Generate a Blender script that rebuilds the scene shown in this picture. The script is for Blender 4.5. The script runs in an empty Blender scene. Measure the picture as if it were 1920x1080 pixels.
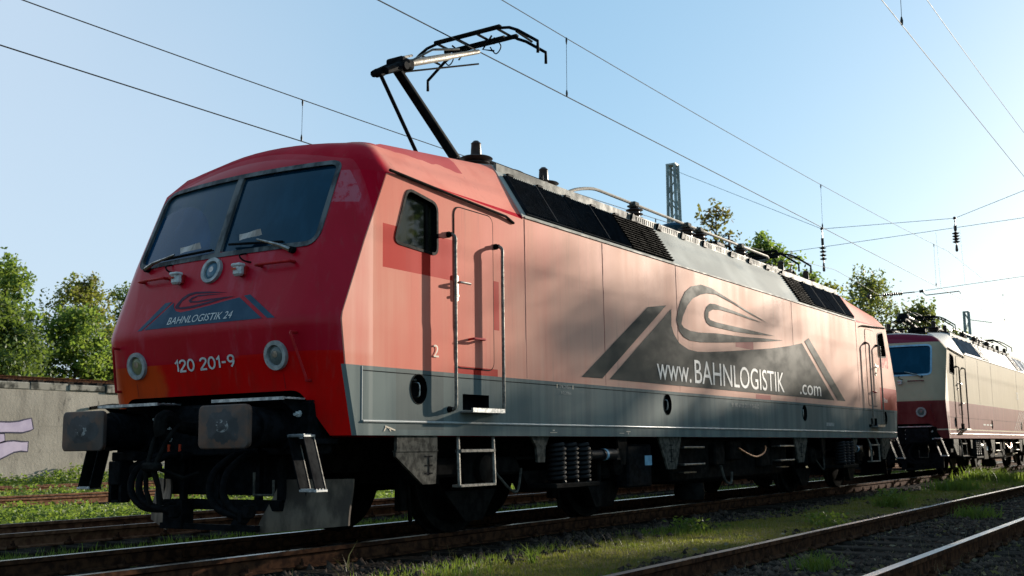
import bpy, bmesh, math, random
import numpy as np
from mathutils import Vector, Matrix
from mathutils.bvhtree import BVHTree
from mathutils.geometry import tessellate_polygon
random.seed(7); RNG = np.random.default_rng(7)
S = bpy.context.scene; COL = S.collection
PI = math.pi

# ---------------------------------------------------------------- camera
def set_camera():
    cx, cy, cz, yaw, pitch, roll, f = 7.51408, -15.66628, .81727, .575222, .1454556, -.01346, 2066.155
    c, s = math.cos(yaw), math.sin(yaw)
    fw = Vector((-s*math.cos(pitch), c*math.cos(pitch), math.sin(pitch)))
    r = Vector((c, s, 0)); u = r.cross(fw)
    r2 = r*math.cos(roll)+u*math.sin(roll); u2 = u*math.cos(roll)-r*math.sin(roll)
    cd = bpy.data.cameras.new('camera'); co = bpy.data.objects.new('camera', cd); COL.objects.link(co)
    m = Matrix((r2, u2, -fw)).transposed().to_4x4(); m.translation = (cx, cy, cz)
    co.matrix_world = m
    cd.sensor_width = 36; cd.lens = f/1920*36; cd.clip_start = .05; cd.clip_end = 3000
    cd.dof.use_dof = True; cd.dof.focus_distance = 10.5; cd.dof.aperture_fstop = 4.5
    S.camera = co
set_camera()
# ---------------------------------------------------------------- sky, sun, exposure
SUN_AZ, SUN_EL = math.radians(14.5), math.radians(13)      # azimuth from +Y towards +X
w = bpy.data.worlds.new('World'); S.world = w; w.use_nodes = True
nt = w.node_tree; bg = nt.nodes['Background']
sk = nt.nodes.new('ShaderNodeTexSky'); sk.sky_type = 'NISHITA'; sk.sun_disc = False
sk.sun_elevation = SUN_EL; sk.sun_rotation = SUN_AZ
sk.altitude = 50; sk.air_density = 1.0; sk.dust_density = 1.0; sk.ozone_density = 1.5
def wmix(fac, a, b):
    x = nt.nodes.new('ShaderNodeMix'); x.data_type = 'RGBA'
    for k, v in ((0, fac), (6, a), (7, b)):
        if hasattr(v, 'is_output'): nt.links.new(v, x.inputs[k])
        else: x.inputs[k].default_value = v
    return x.outputs[2]
geo = nt.nodes.new('ShaderNodeTexCoord'); sp3 = nt.nodes.new('ShaderNodeSeparateXYZ'); nt.links.new(geo.outputs['Generated'], sp3.inputs[0])
wn = nt.nodes.new('ShaderNodeTexNoise'); wn.inputs['Scale'].default_value = 1.6; wn.inputs['Detail'].default_value = 3; nt.links.new(geo.outputs['Generated'], wn.inputs[0])
ad = nt.nodes.new('ShaderNodeMath'); ad.operation = 'MULTIPLY_ADD'; nt.links.new(wn.outputs[0], ad.inputs[0]); ad.inputs[1].default_value = .22; nt.links.new(sp3.outputs[0], ad.inputs[2])
mr = nt.nodes.new('ShaderNodeMapRange'); mr.interpolation_type = 'SMOOTHSTEP'; nt.links.new(ad.outputs[0], mr.inputs[0])
mr.inputs[1].default_value = -.30; mr.inputs[2].default_value = -.86; mr.inputs[3].default_value = 0; mr.inputs[4].default_value = .62
base_sky = wmix(.42, sk.outputs[0], (3.0, 5.7, 8.0, 1))            # thin even veil of high haze
hazy = wmix(mr.outputs[0], base_sky, (5.6, 6.1, 6.9, 1))           # denser haze towards the west
nt.links.new(hazy, bg.inputs[0]); bg.inputs[1].default_value = .068
sl = bpy.data.lights.new('sun', 'SUN'); so = bpy.data.objects.new('sun', sl); COL.objects.link(so)
sl.energy = 5; sl.angle = math.radians(.53); sl.color = (1, .90, .76)
SV = Vector((math.sin(SUN_AZ)*math.cos(SUN_EL), math.cos(SUN_AZ)*math.cos(SUN_EL), math.sin(SUN_EL)))
so.rotation_euler = SV.to_track_quat('Z', 'Y').to_euler(); so.location = (20, 60, 30)
S.view_settings.view_transform = 'Standard'; S.view_settings.look = 'None'
S.view_settings.gamma = 1; S.view_settings.use_curve_mapping = False
S.view_settings.exposure = 1.12
S.cycles.max_bounces = 8; S.cycles.transparent_max_bounces = 16

# ---------------------------------------------------------------- object helpers
def tag(o, label=None, cat=None, group=None, kind=None):
    if label: o['label'] = label
    if cat: o['category'] = cat
    if group: o['group'] = group
    if kind: o['kind'] = kind
    return o
def empty(name, loc=(0, 0, 0), label=None, cat=None, group=None, kind=None, parent=None):
    o = bpy.data.objects.new(name, None); COL.objects.link(o); o.location = loc
    o.empty_display_size = .3
    if parent: o.parent = parent
    return tag(o, label, cat, group, kind)
class MB:
    """collects shapes; build() links them as one mesh object"""
    def __init__(s): s.v = []; s.f = []; s.m = []; s.sm = []
    def add(s, vs, fs, mi=0, smooth=False):
        b = len(s.v); s.v += [tuple(map(float, p)) for p in vs]
        s.f += [tuple(i+b for i in f) for f in fs]; s.m += [mi]*len(fs); s.sm += [smooth]*len(fs)
        return s
    def box(s, lo, hi, mi=0, bev=0, mat=None):
        bm = bmesh.new(); bmesh.ops.create_cube(bm, size=1)
        c = [(a+b)/2 for a, b in zip(lo, hi)]; d = [abs(b-a) for a, b in zip(lo, hi)]
        for v in bm.verts: v.co = Vector((c[0]+v.co.x*d[0], c[1]+v.co.y*d[1], c[2]+v.co.z*d[2]))
        if bev: bmesh.ops.bevel(bm, geom=bm.edges[:], offset=min(bev, min(d)*.45), segments=1, affect='EDGES')
        if mat is not None:
            for v in bm.verts: v.co = mat @ v.co
        bm.verts.index_update()
        s.add([v.co for v in bm.verts], [[v.index for v in f.verts] for f in bm.faces], mi); bm.free(); return s
    def tube(s, pts, r, n=8, mi=0, caps=True, smooth=True):
        pts = [Vector(p) for p in pts]; rs = r if isinstance(r, (list, tuple)) else [r]*len(pts)
        vs = []; up = None
        for i, p in enumerate(pts):
            a = pts[max(0, i-1)]; b = pts[min(len(pts)-1, i+1)]
            t = (b-a).normalized()
            if up is None:
                up = Vector((0, 0, 1)) if abs(t.z) < .9 else Vector((1, 0, 0))
            x = t.cross(up)
            if x.length < 1e-5: x = t.orthogonal()
            x.normalize(); y = x.cross(t).normalized(); up = y
            vs += [p+(x*math.cos(2*PI*k/n)+y*math.sin(2*PI*k/n))*rs[i] for k in range(n)]
        fs = [(i*n+k, i*n+(k+1) % n, (i+1)*n+(k+1) % n, (i+1)*n+k) for i in range(len(pts)-1) for k in range(n)]
        s.add(vs, fs, mi, smooth)
        if caps:
            e = len(s.v)-len(vs); L = (len(pts)-1)*n
            s.f += [tuple(e+k for k in range(n))[::-1], tuple(e+L+k for k in range(n))]; s.m += [mi]*2; s.sm += [False]*2
        return s
    def lathe(s, prof, origin, axis='z', n=20, mi=0, smooth=True):
        """prof: (radius, height) along axis"""
        o = Vector(origin); vs = []
        A = {'z': (Vector((1, 0, 0)), Vector((0, 1, 0)), Vector((0, 0, 1))), 'y': (Vector((1, 0, 0)), Vector((0, 0, 1)), Vector((0, -1, 0))),
             'x': (Vector((0, 1, 0)), Vector((0, 0, 1)), Vector((1, 0, 0)))}[axis] if isinstance(axis, str) else axis
        for r, h in prof:
            vs += [o+(A[0]*math.cos(2*PI*k/n)+A[1]*math.sin(2*PI*k/n))*r+A[2]*h for k in range(n)]
        fs = [(i*n+k, i*n+(k+1) % n, (i+1)*n+(k+1) % n, (i+1)*n+k) for i in range(len(prof)-1) for k in range(n)]
        s.add(vs, fs, mi, smooth)
        e = len(s.v)-len(vs); L = (len(prof)-1)*n
        s.f += [tuple(e+k for k in range(n))[::-1], tuple(e+L+k for k in range(n))]; s.m += [mi]*2; s.sm += [False]*2
        return s
    def prism(s, poly, axis, a, b, mi=0):
        """poly in the two other axes, extruded between a and b"""
        def P(p, t):
            return {'x': (t, p[0], p[1]), 'y': (p[0], t, p[1]), 'z': (p[0], p[1], t)}[axis]
        n = len(poly)
        vs = [P(p, a) for p in poly]+[P(p, b) for p in poly]
        fs = [tuple(range(n))[::-1], tuple(range(n, 2*n))]+[(k, (k+1) % n, n+(k+1) % n, n+k) for k in range(n)]
        return s.add(vs, fs, mi)
    def build(s, name, mats, parent=None, flipy=False, flipx=False, fix=True):
        me = bpy.data.meshes.new(name)
        v = np.array(s.v, float).reshape(-1, 3); fs = s.f
        if flipy: v[:, 1] *= -1
        if flipx: v[:, 0] *= -1
        if flipy != flipx: fs = [tuple(f[::-1]) for f in fs]
        me.from_pydata(v.tolist(), [], fs)
        for m in (mats if isinstance(mats, (list, tuple)) else [mats]): me.materials.append(m)
        me.polygons.foreach_set('material_index', s.m); me.polygons.foreach_set('use_smooth', s.sm)
        if fix:
            bm = bmesh.new(); bm.from_mesh(me); bmesh.ops.recalc_face_normals(bm, faces=bm.faces); bm.to_mesh(me); bm.free()
        if any(s.sm): me.set_sharp_from_angle(angle=math.radians(40))
        o = bpy.data.objects.new(name, me); COL.objects.link(o)
        if parent: o.parent = parent
        return o
def build_split(mb, name, mats, parent=None, **kw):
    """every loose piece becomes an object of its own"""
    par = list(range(len(mb.v)))
    def find(i):
        while par[i] != i: par[i] = par[par[i]]; i = par[i]
        return i
    for f in mb.f:
        a = find(f[0])
        for i in f[1:]: par[find(i)] = a
    groups = {}
    for k, f in enumerate(mb.f): groups.setdefault(find(f[0]), []).append(k)
    out = []
    for ks in groups.values():
        p = MB(); mp = {}
        for k in ks:
            f = []
            for i in mb.f[k]:
                if i not in mp: mp[i] = len(p.v); p.v.append(mb.v[i])
                f.append(mp[i])
            p.f.append(tuple(f)); p.m.append(mb.m[k]); p.sm.append(mb.sm[k])
        out.append(p.build(name, mats, parent, **kw))
    return out
def raw_mesh(name, V, F, mat, parent=None, smooth=False):
    """fast path for big quad/tri arrays"""
    me = bpy.data.meshes.new(name); n, k = F.shape
    me.vertices.add(len(V)); me.vertices.foreach_set('co', np.ascontiguousarray(V, np.float32).ravel())
    me.loops.add(n*k); me.loops.foreach_set('vertex_index', F.astype(np.int32).ravel())
    me.polygons.add(n); me.polygons.foreach_set('loop_start', np.arange(0, n*k, k, dtype=np.int32))
    me.update(calc_edges=True); me.validate()
    for m in (mat if isinstance(mat, (list, tuple)) else [mat]): me.materials.append(m)
    o = bpy.data.objects.new(name, me); COL.objects.link(o)
    if parent: o.parent = parent
    return o
def copy_tree(o, parent=None):
    c = o.copy(); COL.objects.link(c); c.parent = parent
    for ch in list(o.children): copy_tree(ch, c)
    return c
def rrect(a0, a1, b0, b1, r, n=4):
    out = []
    for (cx, cy, s0) in ((a1-r, b1-r, 0), (a0+r, b1-r, PI/2), (a0+r, b0+r, PI), (a1-r, b0+r, 1.5*PI)):
        for k in range(n+1):
            t = s0+k*PI/2/n; out.append((cx+r*math.cos(t), cy+r*math.sin(t)))
    return out
def rpoly(poly, r, n=4):
    out = []; m = len(poly)
    for i in range(m):
        p0, p, p2 = (Vector(poly[i-1]), Vector(poly[i]), Vector(poly[(i+1) % m]))
        rr = r[i] if isinstance(r, (list, tuple)) else r
        a = p+(p0-p).normalized()*rr; b = p+(p2-p).normalized()*rr
        for k in range(n+1):
            t = k/n; q = a*(1-t)**2+p*2*t*(1-t)+b*t*t; out.append((q.x, q.y))
    return out
def ellipse(ca, cb, ra, rb, n=24): return [(ca+ra*math.cos(2*PI*k/n), cb+rb*math.sin(2*PI*k/n)) for k in range(n)]
def smooth_path(pts, n=6):
    P = [Vector(p) for p in pts]; out = []
    for i in range(len(P)-1):
        a, b, c, d = P[max(0, i-1)], P[i], P[i+1], P[min(len(P)-1, i+2)]
        for k in range(n):
            t = k/n
            out.append(.5*((2*b)+(c-a)*t+(2*a-5*b+4*c-d)*t*t+(3*b-a-3*c+d)*t**3))
    out.append(P[-1]); return out

# ---------------------------------------------------------------- materials
class NT:
    def __init__(s, name):
        s.mat = bpy.data.materials.new(name); s.mat.use_nodes = True; s.t = s.mat.node_tree
        s.b = s.t.nodes['Principled BSDF']
        s.tc = s.t.nodes.new('ShaderNodeTexCoord')
    def n(s, typ, **kw):
        x = s.t.nodes.new(typ)
        for k, v in kw.items(): setattr(x, k, v)
        return x
    def put(s, sock, v):
        if hasattr(v, 'is_output'): s.t.links.new(v, sock)
        else: sock.default_value = v if not (isinstance(v, tuple) and len(v) == 3 and sock.type == 'RGBA') else (*v, 1)
    def math(s, op, a, b=0.0, c=None):
        x = s.n('ShaderNodeMath', operation=op); s.put(x.inputs[0], a); s.put(x.inputs[1], b)
        if c is not None: s.put(x.inputs[2], c)
        return x.outputs[0]
    def lt(s, a, b): return s.math('LESS_THAN', a, b)
    def gt(s, a, b): return s.math('GREATER_THAN', a, b)
    def mul(s, *a):
        r = a[0]
        for q in a[1:]: r = s.math('MULTIPLY', r, q)
        return r
    def rng(s, v, a, b): return s.mul(s.gt(v, a), s.lt(v, b))
    def step(s, v, a, b, lo=0., hi=1.):
        x = s.n('ShaderNodeMapRange', interpolation_type='SMOOTHSTEP'); s.put(x.inputs[0], v)
        x.inputs[1].default_value = a; x.inputs[2].default_value = b; x.inputs[3].default_value = lo; x.inputs[4].default_value = hi
        return x.outputs[0]
    def mix(s, f, a, b, mode='MIX'):
        x = s.n('ShaderNodeMix', data_type='RGBA', blend_type=mode); s.put(x.inputs[0], f); s.put(x.inputs[6], a); s.put(x.inputs[7], b)
        return x.outputs[2]
    def noise(s, scale, detail=4, rough=.55, vec=(1, 1, 1), coord='Object', dist=0):
        m = s.n('ShaderNodeMapping'); s.t.links.new(s.tc.outputs[coord], m.inputs[0]); m.inputs[3].default_value = vec
        x = s.n('ShaderNodeTexNoise'); s.t.links.new(m.outputs[0], x.inputs[0])
        x.inputs['Scale'].default_value = scale; x.inputs['Detail'].default_value = detail; x.inputs['Roughness'].default_value = rough
        x.inputs['Distortion'].default_value = dist
        return x.outputs[0]
    def voronoi(s, scale, vec=(1, 1, 1), out=0):
        m = s.n('ShaderNodeMapping'); s.t.links.new(s.tc.outputs['Object'], m.inputs[0]); m.inputs[3].default_value = vec
        x = s.n('ShaderNodeTexVoronoi'); s.t.links.new(m.outputs[0], x.inputs[0]); x.inputs['Scale'].default_value = scale
        return x.outputs[out]
    def bump(s, h, strength=.2, dist=.01):
        x = s.n('ShaderNodeBump'); s.put(x.inputs['Height'], h); x.inputs['Strength'].default_value = strength; x.inputs['Distance'].default_value = dist
        s.t.links.new(x.outputs[0], s.b.inputs['Normal'])
    def fin(s, color, rough=.6, metal=0., spec=None, coat=None):
        s.put(s.b.inputs['Base Color'], color); s.put(s.b.inputs['Roughness'], rough); s.put(s.b.inputs['Metallic'], metal)
        if spec is not None: s.put(s.b.inputs['Specular IOR Level'], spec)
        if coat is not None:
            s.put(s.b.inputs['Coat Weight'], coat[0]); s.put(s.b.inputs['Coat Roughness'], coat[1])
        return s.mat
def simple(name, c1, c2=None, rough=.6, metal=0., scale=8., bump=.1, spec=.14, ior=None, vec=(1, 1, 1), lo=.38, hi=.62):
    m = NT(name)
    if c2 is None: c2 = tuple(x*.72 for x in c1)
    n = m.noise(scale, 5, .6, vec)
    col = m.mix(m.step(n, lo, hi), c2, c1)
    if bump: m.bump(n, bump, .004)
    rg = m.step(n, .3, .7, rough+.1, rough-.08)
    m.fin(col, rg, metal, spec)
    if ior: m.put(m.b.inputs['IOR'], ior)
    return m.mat

def body_material(name, liv):
    m = NT(name)
    xyz = m.n('ShaderNodeSeparateXYZ'); m.t.links.new(m.tc.outputs['Object'], xyz.inputs[0])
    x, y, z = xyz.outputs; ax = m.math('ABSOLUTE', x); ay = m.math('ABSOLUTE', y)
    big = m.noise(.9, 3, .5, (1, 1, 1)); streak = m.noise(5, 4, .6, (.5, 1, .06)); fine = m.noise(30, 3, .6)
    side = m.gt(ax, 1.448)
    if liv == 'red':
        fade = m.math('ADD', m.math('MULTIPLY', big, .55), m.math('MULTIPLY', streak, .5))
        worn = m.math('ADD', m.step(y, -7.6, -3.5, -.12, .30), m.math('MULTIPLY', m.step(z, 3.1, 2.2), .05))
        sidecol = m.mix(m.step(m.math('ADD', fade, worn), .30, .86), (.58, .150, .100), (.68, .36, .26))
        frontc = m.mix(m.step(fade, .35, .7), (.36, .001, .011), (.43, .004, .020))
        fresh = m.mix(m.step(big, .42, .6), (.48, .001, .002), (.54, .004, .003))
        fr = m.lt(y, -8.55)
        lowf = m.mul(fr, m.lt(z, m.math('ADD', 1.612, m.math('MULTIPLY', m.gt(x, .3), .03))))
        patchl = m.rng(x, -2., -.62); orange = m.mul(lowf, m.step(m.math('ADD', x, m.math('MULTIPLY', m.math('SUBTRACT', m.noise(2.6, 4, .6), .5), .7)), -.50, -.66), m.gt(z, 1.0))
        frontc = m.mix(lowf, frontc, fresh)
        frontc = m.mix(orange, frontc, (.48, .042, .005))
        chalk = m.mul(m.step(m.noise(3.2, 5, .65, (1, 1, .22)), .54, .70), m.gt(z, 1.62))
        frontc = m.mix(m.math('MULTIPLY', chalk, .30), frontc, (.44, .10, .14))
        chips = m.step(m.noise(55, 2, .5), .72, .76); frontc = m.mix(m.math('MULTIPLY', chips, .55), frontc, (.10, .03, .03))
        bugs = m.lt(m.voronoi(26), .055); frontc = m.mix(m.math('MULTIPLY', bugs, .5), frontc, (.06, .03, .025))
        grime = m.mul(m.step(z, 1.75, 1.30), m.step(m.noise(6, 5, .65, (1, 1, .35)), .42, .72)); frontc = m.mix(m.math('MULTIPLY', grime, .35), frontc, (.10, .02, .012))
        # lighter rubbed patch beside the windscreen
        rub = m.mul(m.rng(z, 2.95, 3.28), m.rng(x, 1.16, 1.36), m.step(m.noise(14, 5, .7), .36, .5), fr)
        frontc = m.mix(m.math('MULTIPLY', rub, .55), frontc, (.42, .14, .17))
        col = m.mix(m.mul(side, m.gt(y, -8.95)), frontc, sidecol)
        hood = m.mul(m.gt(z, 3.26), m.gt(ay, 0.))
        hood_mottle = m.step(m.noise(1.6, 3, .5), .4, .6)  # random tone variation over the hood
        hood_lit = m.mul(hood, m.gt(x, .2)); col = m.mix(hood, col, m.mix(hood_mottle, (.36, .006, .018), (.42, .016, .03))); col = m.mix(m.mul(hood_lit, m.step(y, -8.32, -8.16)), col, m.mix(hood_mottle, (.58, .19, .14), (.64, .24, .18)))  # near flank paler: fading plus sunlight put into the hood colour
        hood_dark = m.mul(hood, m.gt(z, m.math('ADD', 3.50, m.math('MULTIPLY', m.noise(2.4, 2, .5, (0, 1, 0)), .16))), m.rng(y, -8.2, -6.85), m.gt(x, 0.))  # darker uneven band on the upper near hood
        col = m.mix(m.math('MULTIPLY', hood_dark, .7), col, (.34, .03, .05))
        red2 = (.40, .010, .006)
        p1 = m.mul(side, m.rng(y, -8.373, -7.345), m.rng(z, 2.40, 2.788))
        p2 = m.mul(side, m.rng(y, -6.668, -6.56), m.rng(z, 1.99, 2.482))
        p3 = m.mul(side, m.rng(y, -7.34, -6.60), m.rng(z, 1.53, 1.60))
        p4 = m.mul(side, m.rng(y, 7.55, 9.), m.rng(z, 1.53, 1.98))
        p5 = m.mul(side, m.rng(y, 7.6, 8.35), m.rng(z, 2.40, 2.72), m.step(m.noise(9, 4, .6), .42, .5))
        pm = m.math('MINIMUM', m.math('ADD', m.math('ADD', m.math('ADD', p1, p2), m.math('ADD', p3, p4)), p5), 1.)
        col = m.mix(m.math('MULTIPLY', pm, .92), col, red2)
        p6 = m.mul(side, m.rng(y, -.28, .45), m.rng(z, 2.27, 2.42)); p7 = m.mul(side, m.rng(y, .45, 1.1), m.rng(z, 1.53, 1.60))
        col = m.mix(m.math('MULTIPLY', m.math('ADD', p6, p7), .7), col, (.34, .035, .045))
        grey = m.mix(m.step(streak, .38, .62), (.098, .122, .118), (.140, .166, .156))
        gp = m.mul(m.rng(y, -8.19, -7.5), m.rng(z, 1.0, 1.6))
        grey = m.mix(m.math('MULTIPLY', gp, .55), grey, (.085, .092, .085))
        gm = m.mul(m.gt(ax, 1.43), m.lt(z, 1.53))
        roofc = m.mix(m.step(big, .4, .62), (.32, .315, .285), (.42, .415, .375))
    else:
        fade = m.math('ADD', m.math('MULTIPLY', big, .5), m.math('MULTIPLY', streak, .5))
        col = m.mix(m.step(fade, .35, .7), (.29, .24, .155), (.35, .295, .20))
        col = m.mix(m.mul(m.gt(z, 3.44), m.lt(y, -8.1)), col, (.14, .012, .03))
        col = m.mix(m.mul(m.gt(z, 3.27), m.gt(y, -8.15)), col, (.33, .34, .34))
        grey = m.mix(m.step(streak, .38, .62), (.12, .018, .018), (.16, .035, .032))
        grey = m.mix(m.rng(z, 1.16, 1.19), grey, (.55, .48, .36))
        gm = m.lt(z, 1.90)
        roofc = m.mix(m.step(big, .4, .62), (.26, .27, .27), (.33, .34, .34))
    col = m.mix(gm, col, grey)
    rm = m.mul(m.gt(z, 3.235), m.lt(ay, 6.1))
    rm = m.math('MAXIMUM', rm, m.mul(m.gt(z, 3.905), m.lt(ay, 6.1)))
    col = m.mix(rm, col, roofc)
    # dirt: thin vertical runs and speckle (albedo, fixed to the paint)
    dirt = m.step(m.noise(16, 5, .65, (1, 1, .05)), .55, .78)
    col = m.mix(m.math('MULTIPLY', dirt, .22), col, (.10, .085, .07))
    wob = m.noise(1.3, 2, .5)
    m.bump(m.math('ADD', m.math('MULTIPLY', wob, 1.), m.math('MULTIPLY', fine, .02)), .22, .018)
    rough = m.step(fade, .3, .75, .48, .64)
    if liv == 'red': rough = m.math('MINIMUM', rough, m.math('ADD', .30, m.math('MULTIPLY', m.gt(y, -8.55), .5)))
    m.put(m.b.inputs['IOR'], m.math('ADD', 1.20, m.math('MULTIPLY', m.lt(y, -8.5), .26)))
    return m.fin(col, rough, 0., m.math('ADD', .10, m.math('MULTIPLY', m.lt(y, -8.5), m.step(z, 1.6, 1.66, -.02, .08))), None)

M = {}
M['black'] = simple('black_paint', (.0085, .0095, .011), (.004, .0045, .005), .5, bump=.2, scale=14, ior=1.12)
M['spring'] = simple('spring_paint', (.013, .013, .014), (.008, .008, .009), .5, scale=14, bump=.1, spec=.3, ior=1.3)
M['stringer'] = simple('step_paint', (.014, .015, .016), (.008, .008, .009), .6, scale=12, bump=.2, ior=1.1)
M['rust_lit'] = simple('rusty_rail_lit', (.20, .105, .060), (.10, .050, .030), .85, scale=10, bump=.4, ior=1.15)  # rail rust with sunlight lightened into its colour
M['rib'] = simple('rib_highlight', (.34, .35, .33), (.25, .26, .25), .35, scale=10, bump=0, spec=.4)  # pale colour paints the sky highlight along the rib
M['frame'] = simple('dusty_frame', (.012, .0112, .010), (.0055, .0052, .005), .72, bump=.3, scale=9, ior=1.12)
M['bracket'] = simple('bracket_paint', (.085, .079, .066), (.034, .032, .027), .7, bump=.35, scale=14, ior=1.18)
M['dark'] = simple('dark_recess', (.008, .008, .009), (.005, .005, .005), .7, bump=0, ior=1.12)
M['rubber'] = simple('rubber', (.007, .0072, .008), (.004, .004, .0042), .5, bump=.1, scale=20, ior=1.12)
M['seal'] = simple('window_seal', (.115, .12, .12), (.035, .04, .043), .55, bump=.1, scale=9, vec=(1, 1, .25))
M['steel'] = simple('bare_steel', (.40, .38, .35), (.20, .19, .18), .38, 1., 20, .1)
M['rail_top'] = simple('polished_rail', (.50, .48, .46), (.36, .34, .32), .26, 1., 6, .05, vec=(1, .1, 1))
M['rust'] = simple('rusty_rail', (.075, .034, .018), (.030, .015, .010), .85, scale=12, bump=.4, ior=1.12)
M['rust_top'] = simple('rusty_rail_head', (.20, .125, .085), (.10, .055, .035), .5, .3, 5, .1, vec=(1, .2, 1))
M['alu'] = simple('aluminium_tread', (.45, .46, .46), (.25, .26, .26), .5, 1., 25, .2)
M['handrail'] = simple('handrail_paint', (.22, .20, .17), (.11, .10, .085), .55, .25, 30, .1)
M['plow'] = simple('plough_steel', (.165, .125, .092), (.068, .052, .041), .6, .35, 5, .3, vec=(1, 1, .4))
M['insul'] = simple('insulator_porcelain', (.050, .030, .024), (.030, .020, .017), .35, scale=10, bump=.05)
M['redpaint'] = simple('red_handle_paint', (.40, .012, .014), (.28, .008, .010), .42, scale=10, bump=.1)
M['redseam'] = simple('red_seam', (.38, .075, .05), (.30, .055, .038), .6, bump=0)
M['creamseam'] = simple('cream_seam', (.26, .20, .16), (.20, .16, .12), .6, bump=0)
M['noseseam'] = simple('nose_seam', (.10, .003, .006), (.07, .002, .004), .6, bump=0)
M['maroon'] = simple('maroon_handle_paint', (.14, .02, .025), (.09, .015, .02), .42, scale=10, bump=.1)
M['silver'] = simple('lamp_bezel', (.36, .37, .365), (.24, .25, .245), .5, .3, 14, .1)
M['logo'] = simple('logo_film', (.060, .060, .052), (.046, .047, .042), .55, scale=2, bump=0, vec=(1, 1, 2), spec=.14, ior=1.14)
M['logo_front'] = simple('logo_film_front', (.016, .060, .100), (.012, .048, .085), .42, scale=5, bump=.05)
M['logo_dark'] = simple('logo_film_swoosh', (.045, .015, .040), (.035, .010, .030), .42, scale=5, bump=0)
M['white'] = simple('white_lettering', (.62, .60, .57), (.50, .48, .46), .5, scale=12, bump=0)
M['cream'] = simple('cream_lettering', (.60, .50, .38), (.50, .42, .32), .5, scale=12, bump=0)
M['palegrey'] = simple('pale_stencil', (.34, .35, .33), (.20, .21, .20), .6, scale=40, bump=0)
M['grille'] = simple('grille_paint', (.020, .023, .028), (.012, .014, .017), .5, scale=10, bump=.1, ior=1.12)
M['grille_silver'] = simple('grille_silver', (.22, .25, .29), (.15, .17, .20), .42, .6, 10, .1)
M['roofgrey'] = simple('roof_grey', (.16, .16, .14), (.10, .10, .09), .5, scale=5, bump=.15, ior=1.18)
M['roofsilver'] = simple('roof_silver', (.40, .40, .39), (.26, .25, .25), .5, scale=5, bump=.15, ior=1.18)
M['lampbody'] = simple('lamp_housing', (.55, .55, .53), (.38, .38, .36), .45, scale=14, bump=.1)
M['paper'] = simple('paper_slip', (.55, .48, .45), (.45, .40, .37), .7, scale=6, bump=0)
M['wire'] = simple('wire_copper', (.055, .055, .055), (.035, .038, .036), .5, .6, 6, 0)
M['wiregreen'] = simple('wire_patina', (.10, .17, .18), (.08, .13, .14), .6, .2, 6, 0)
M['mast'] = simple('mast_paint', (.30, .34, .32), (.19, .22, .21), .6, .2, 3, .2)
M['copper'] = simple('cable_copper', (.40, .20, .09), (.25, .12, .06), .35, .8, 12, .1)
M['orange'] = simple('orange_tag', (.45, .05, .015), (.35, .03, .012), .5, scale=8, bump=0)
M['yellow'] = simple('yellow_cap', (.55, .40, .03), (.45, .32, .03), .5, scale=8, bump=0)
M['sticker'] = simple('blue_sticker', (.22, .40, .52), (.15, .28, .38), .5, scale=8, bump=0)
M['sleeper'] = simple('sleeper_wood', (.045, .036, .029), (.016, .013, .011), .9, scale=3, bump=.7, vec=(.6, 6, 3), ior=1.12)

def glass_mat(name, c, rough=.06, arc=False, tint=None):
    m = NT(name); n = m.noise(3, 4, .6, (1, 1, .3))
    col = m.mix(m.step(n, .45, .7), c, tuple(v*1.6+.003 for v in c)); rg = m.step(n, .4, .75, rough, rough+.12)
    if arc:                                                       # dust left outside the sweep of the wiper
        xyz = m.n('ShaderNodeSeparateXYZ'); m.t.links.new(m.tc.outputs['Object'], xyz.inputs[0]); x, y, z = xyz.outputs
        dx = m.math('ADD', x, .80); dz = m.math('SUBTRACT', z, 2.50); d = m.math('SQRT', m.math('ADD', m.mul(dx, dx), m.mul(dz, dz)))
        out = m.step(d, .655, .67); dust = m.math('MULTIPLY', out, m.step(m.noise(7, 4, .6, (1, 1, .12)), .3, .7, .35, .9))
        col = m.mix(dust, col, (.020, .045, .055)); rg = m.math('ADD', rg, m.math('MULTIPLY', out, .25))
    m.fin(col, rg, 0., .34)
    if tint: m.put(m.b.inputs['Specular Tint'], tint)
    return m.mat
M['glass'] = glass_mat('windscreen_glass', (.0005, .015, .030), .05, False, (.16, .66, 1.))
M['glass_dusty'] = glass_mat('windscreen_glass_dusty', (.001, .026, .062), .08, True, (.30, .68, 1.))
M['glass_side'] = glass_mat('side_glass', (.016, .016, .010), .03)
M['lens'] = glass_mat('lamp_lens', (.085, .095, .088), .04)
M['lens_blue'] = glass_mat('top_lamp_lens', (.045, .10, .14), .04)
M['lens_yellow'] = glass_mat('lamp_lens_yellow', (.13, .125, .06), .04)
def buffer_mat():
    m = NT('buffer_plate'); xyz = m.n('ShaderNodeSeparateXYZ'); m.t.links.new(m.tc.outputs['Object'], xyz.inputs[0])
    x, y, z = xyz.outputs
    dx = m.math('SUBTRACT', m.math('ABSOLUTE', x), .876); dz = m.math('SUBTRACT', z, 1.03)
    d = m.math('SQRT', m.math('ADD', m.mul(dx, dx), m.math('MULTIPLY', m.mul(dz, dz), 2.2)))
    n = m.noise(9, 5, .65)
    g = m.step(m.math('ADD', d, m.math('MULTIPLY', m.noise(5, 5, .65), .34)), .355, .372)
    rust = m.mix(m.step(m.noise(6, 4, .6), .4, .65), (.048, .034, .028), (.105, .048, .026))
    grease = m.mix(m.step(n, .4, .7), (.012, .015, .018), (.026, .030, .034))
    scr = m.mul(m.rng(d, .035, .075), m.step(m.noise(22, 3, .7), .52, .6))
    c = m.mix(g, grease, rust); c = m.mix(m.math('MULTIPLY', scr, .8), c, (.28, .28, .27))
    m.bump(n, .3, .004); return m.fin(c, .55, .2)
M['buffer'] = buffer_mat()
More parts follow.
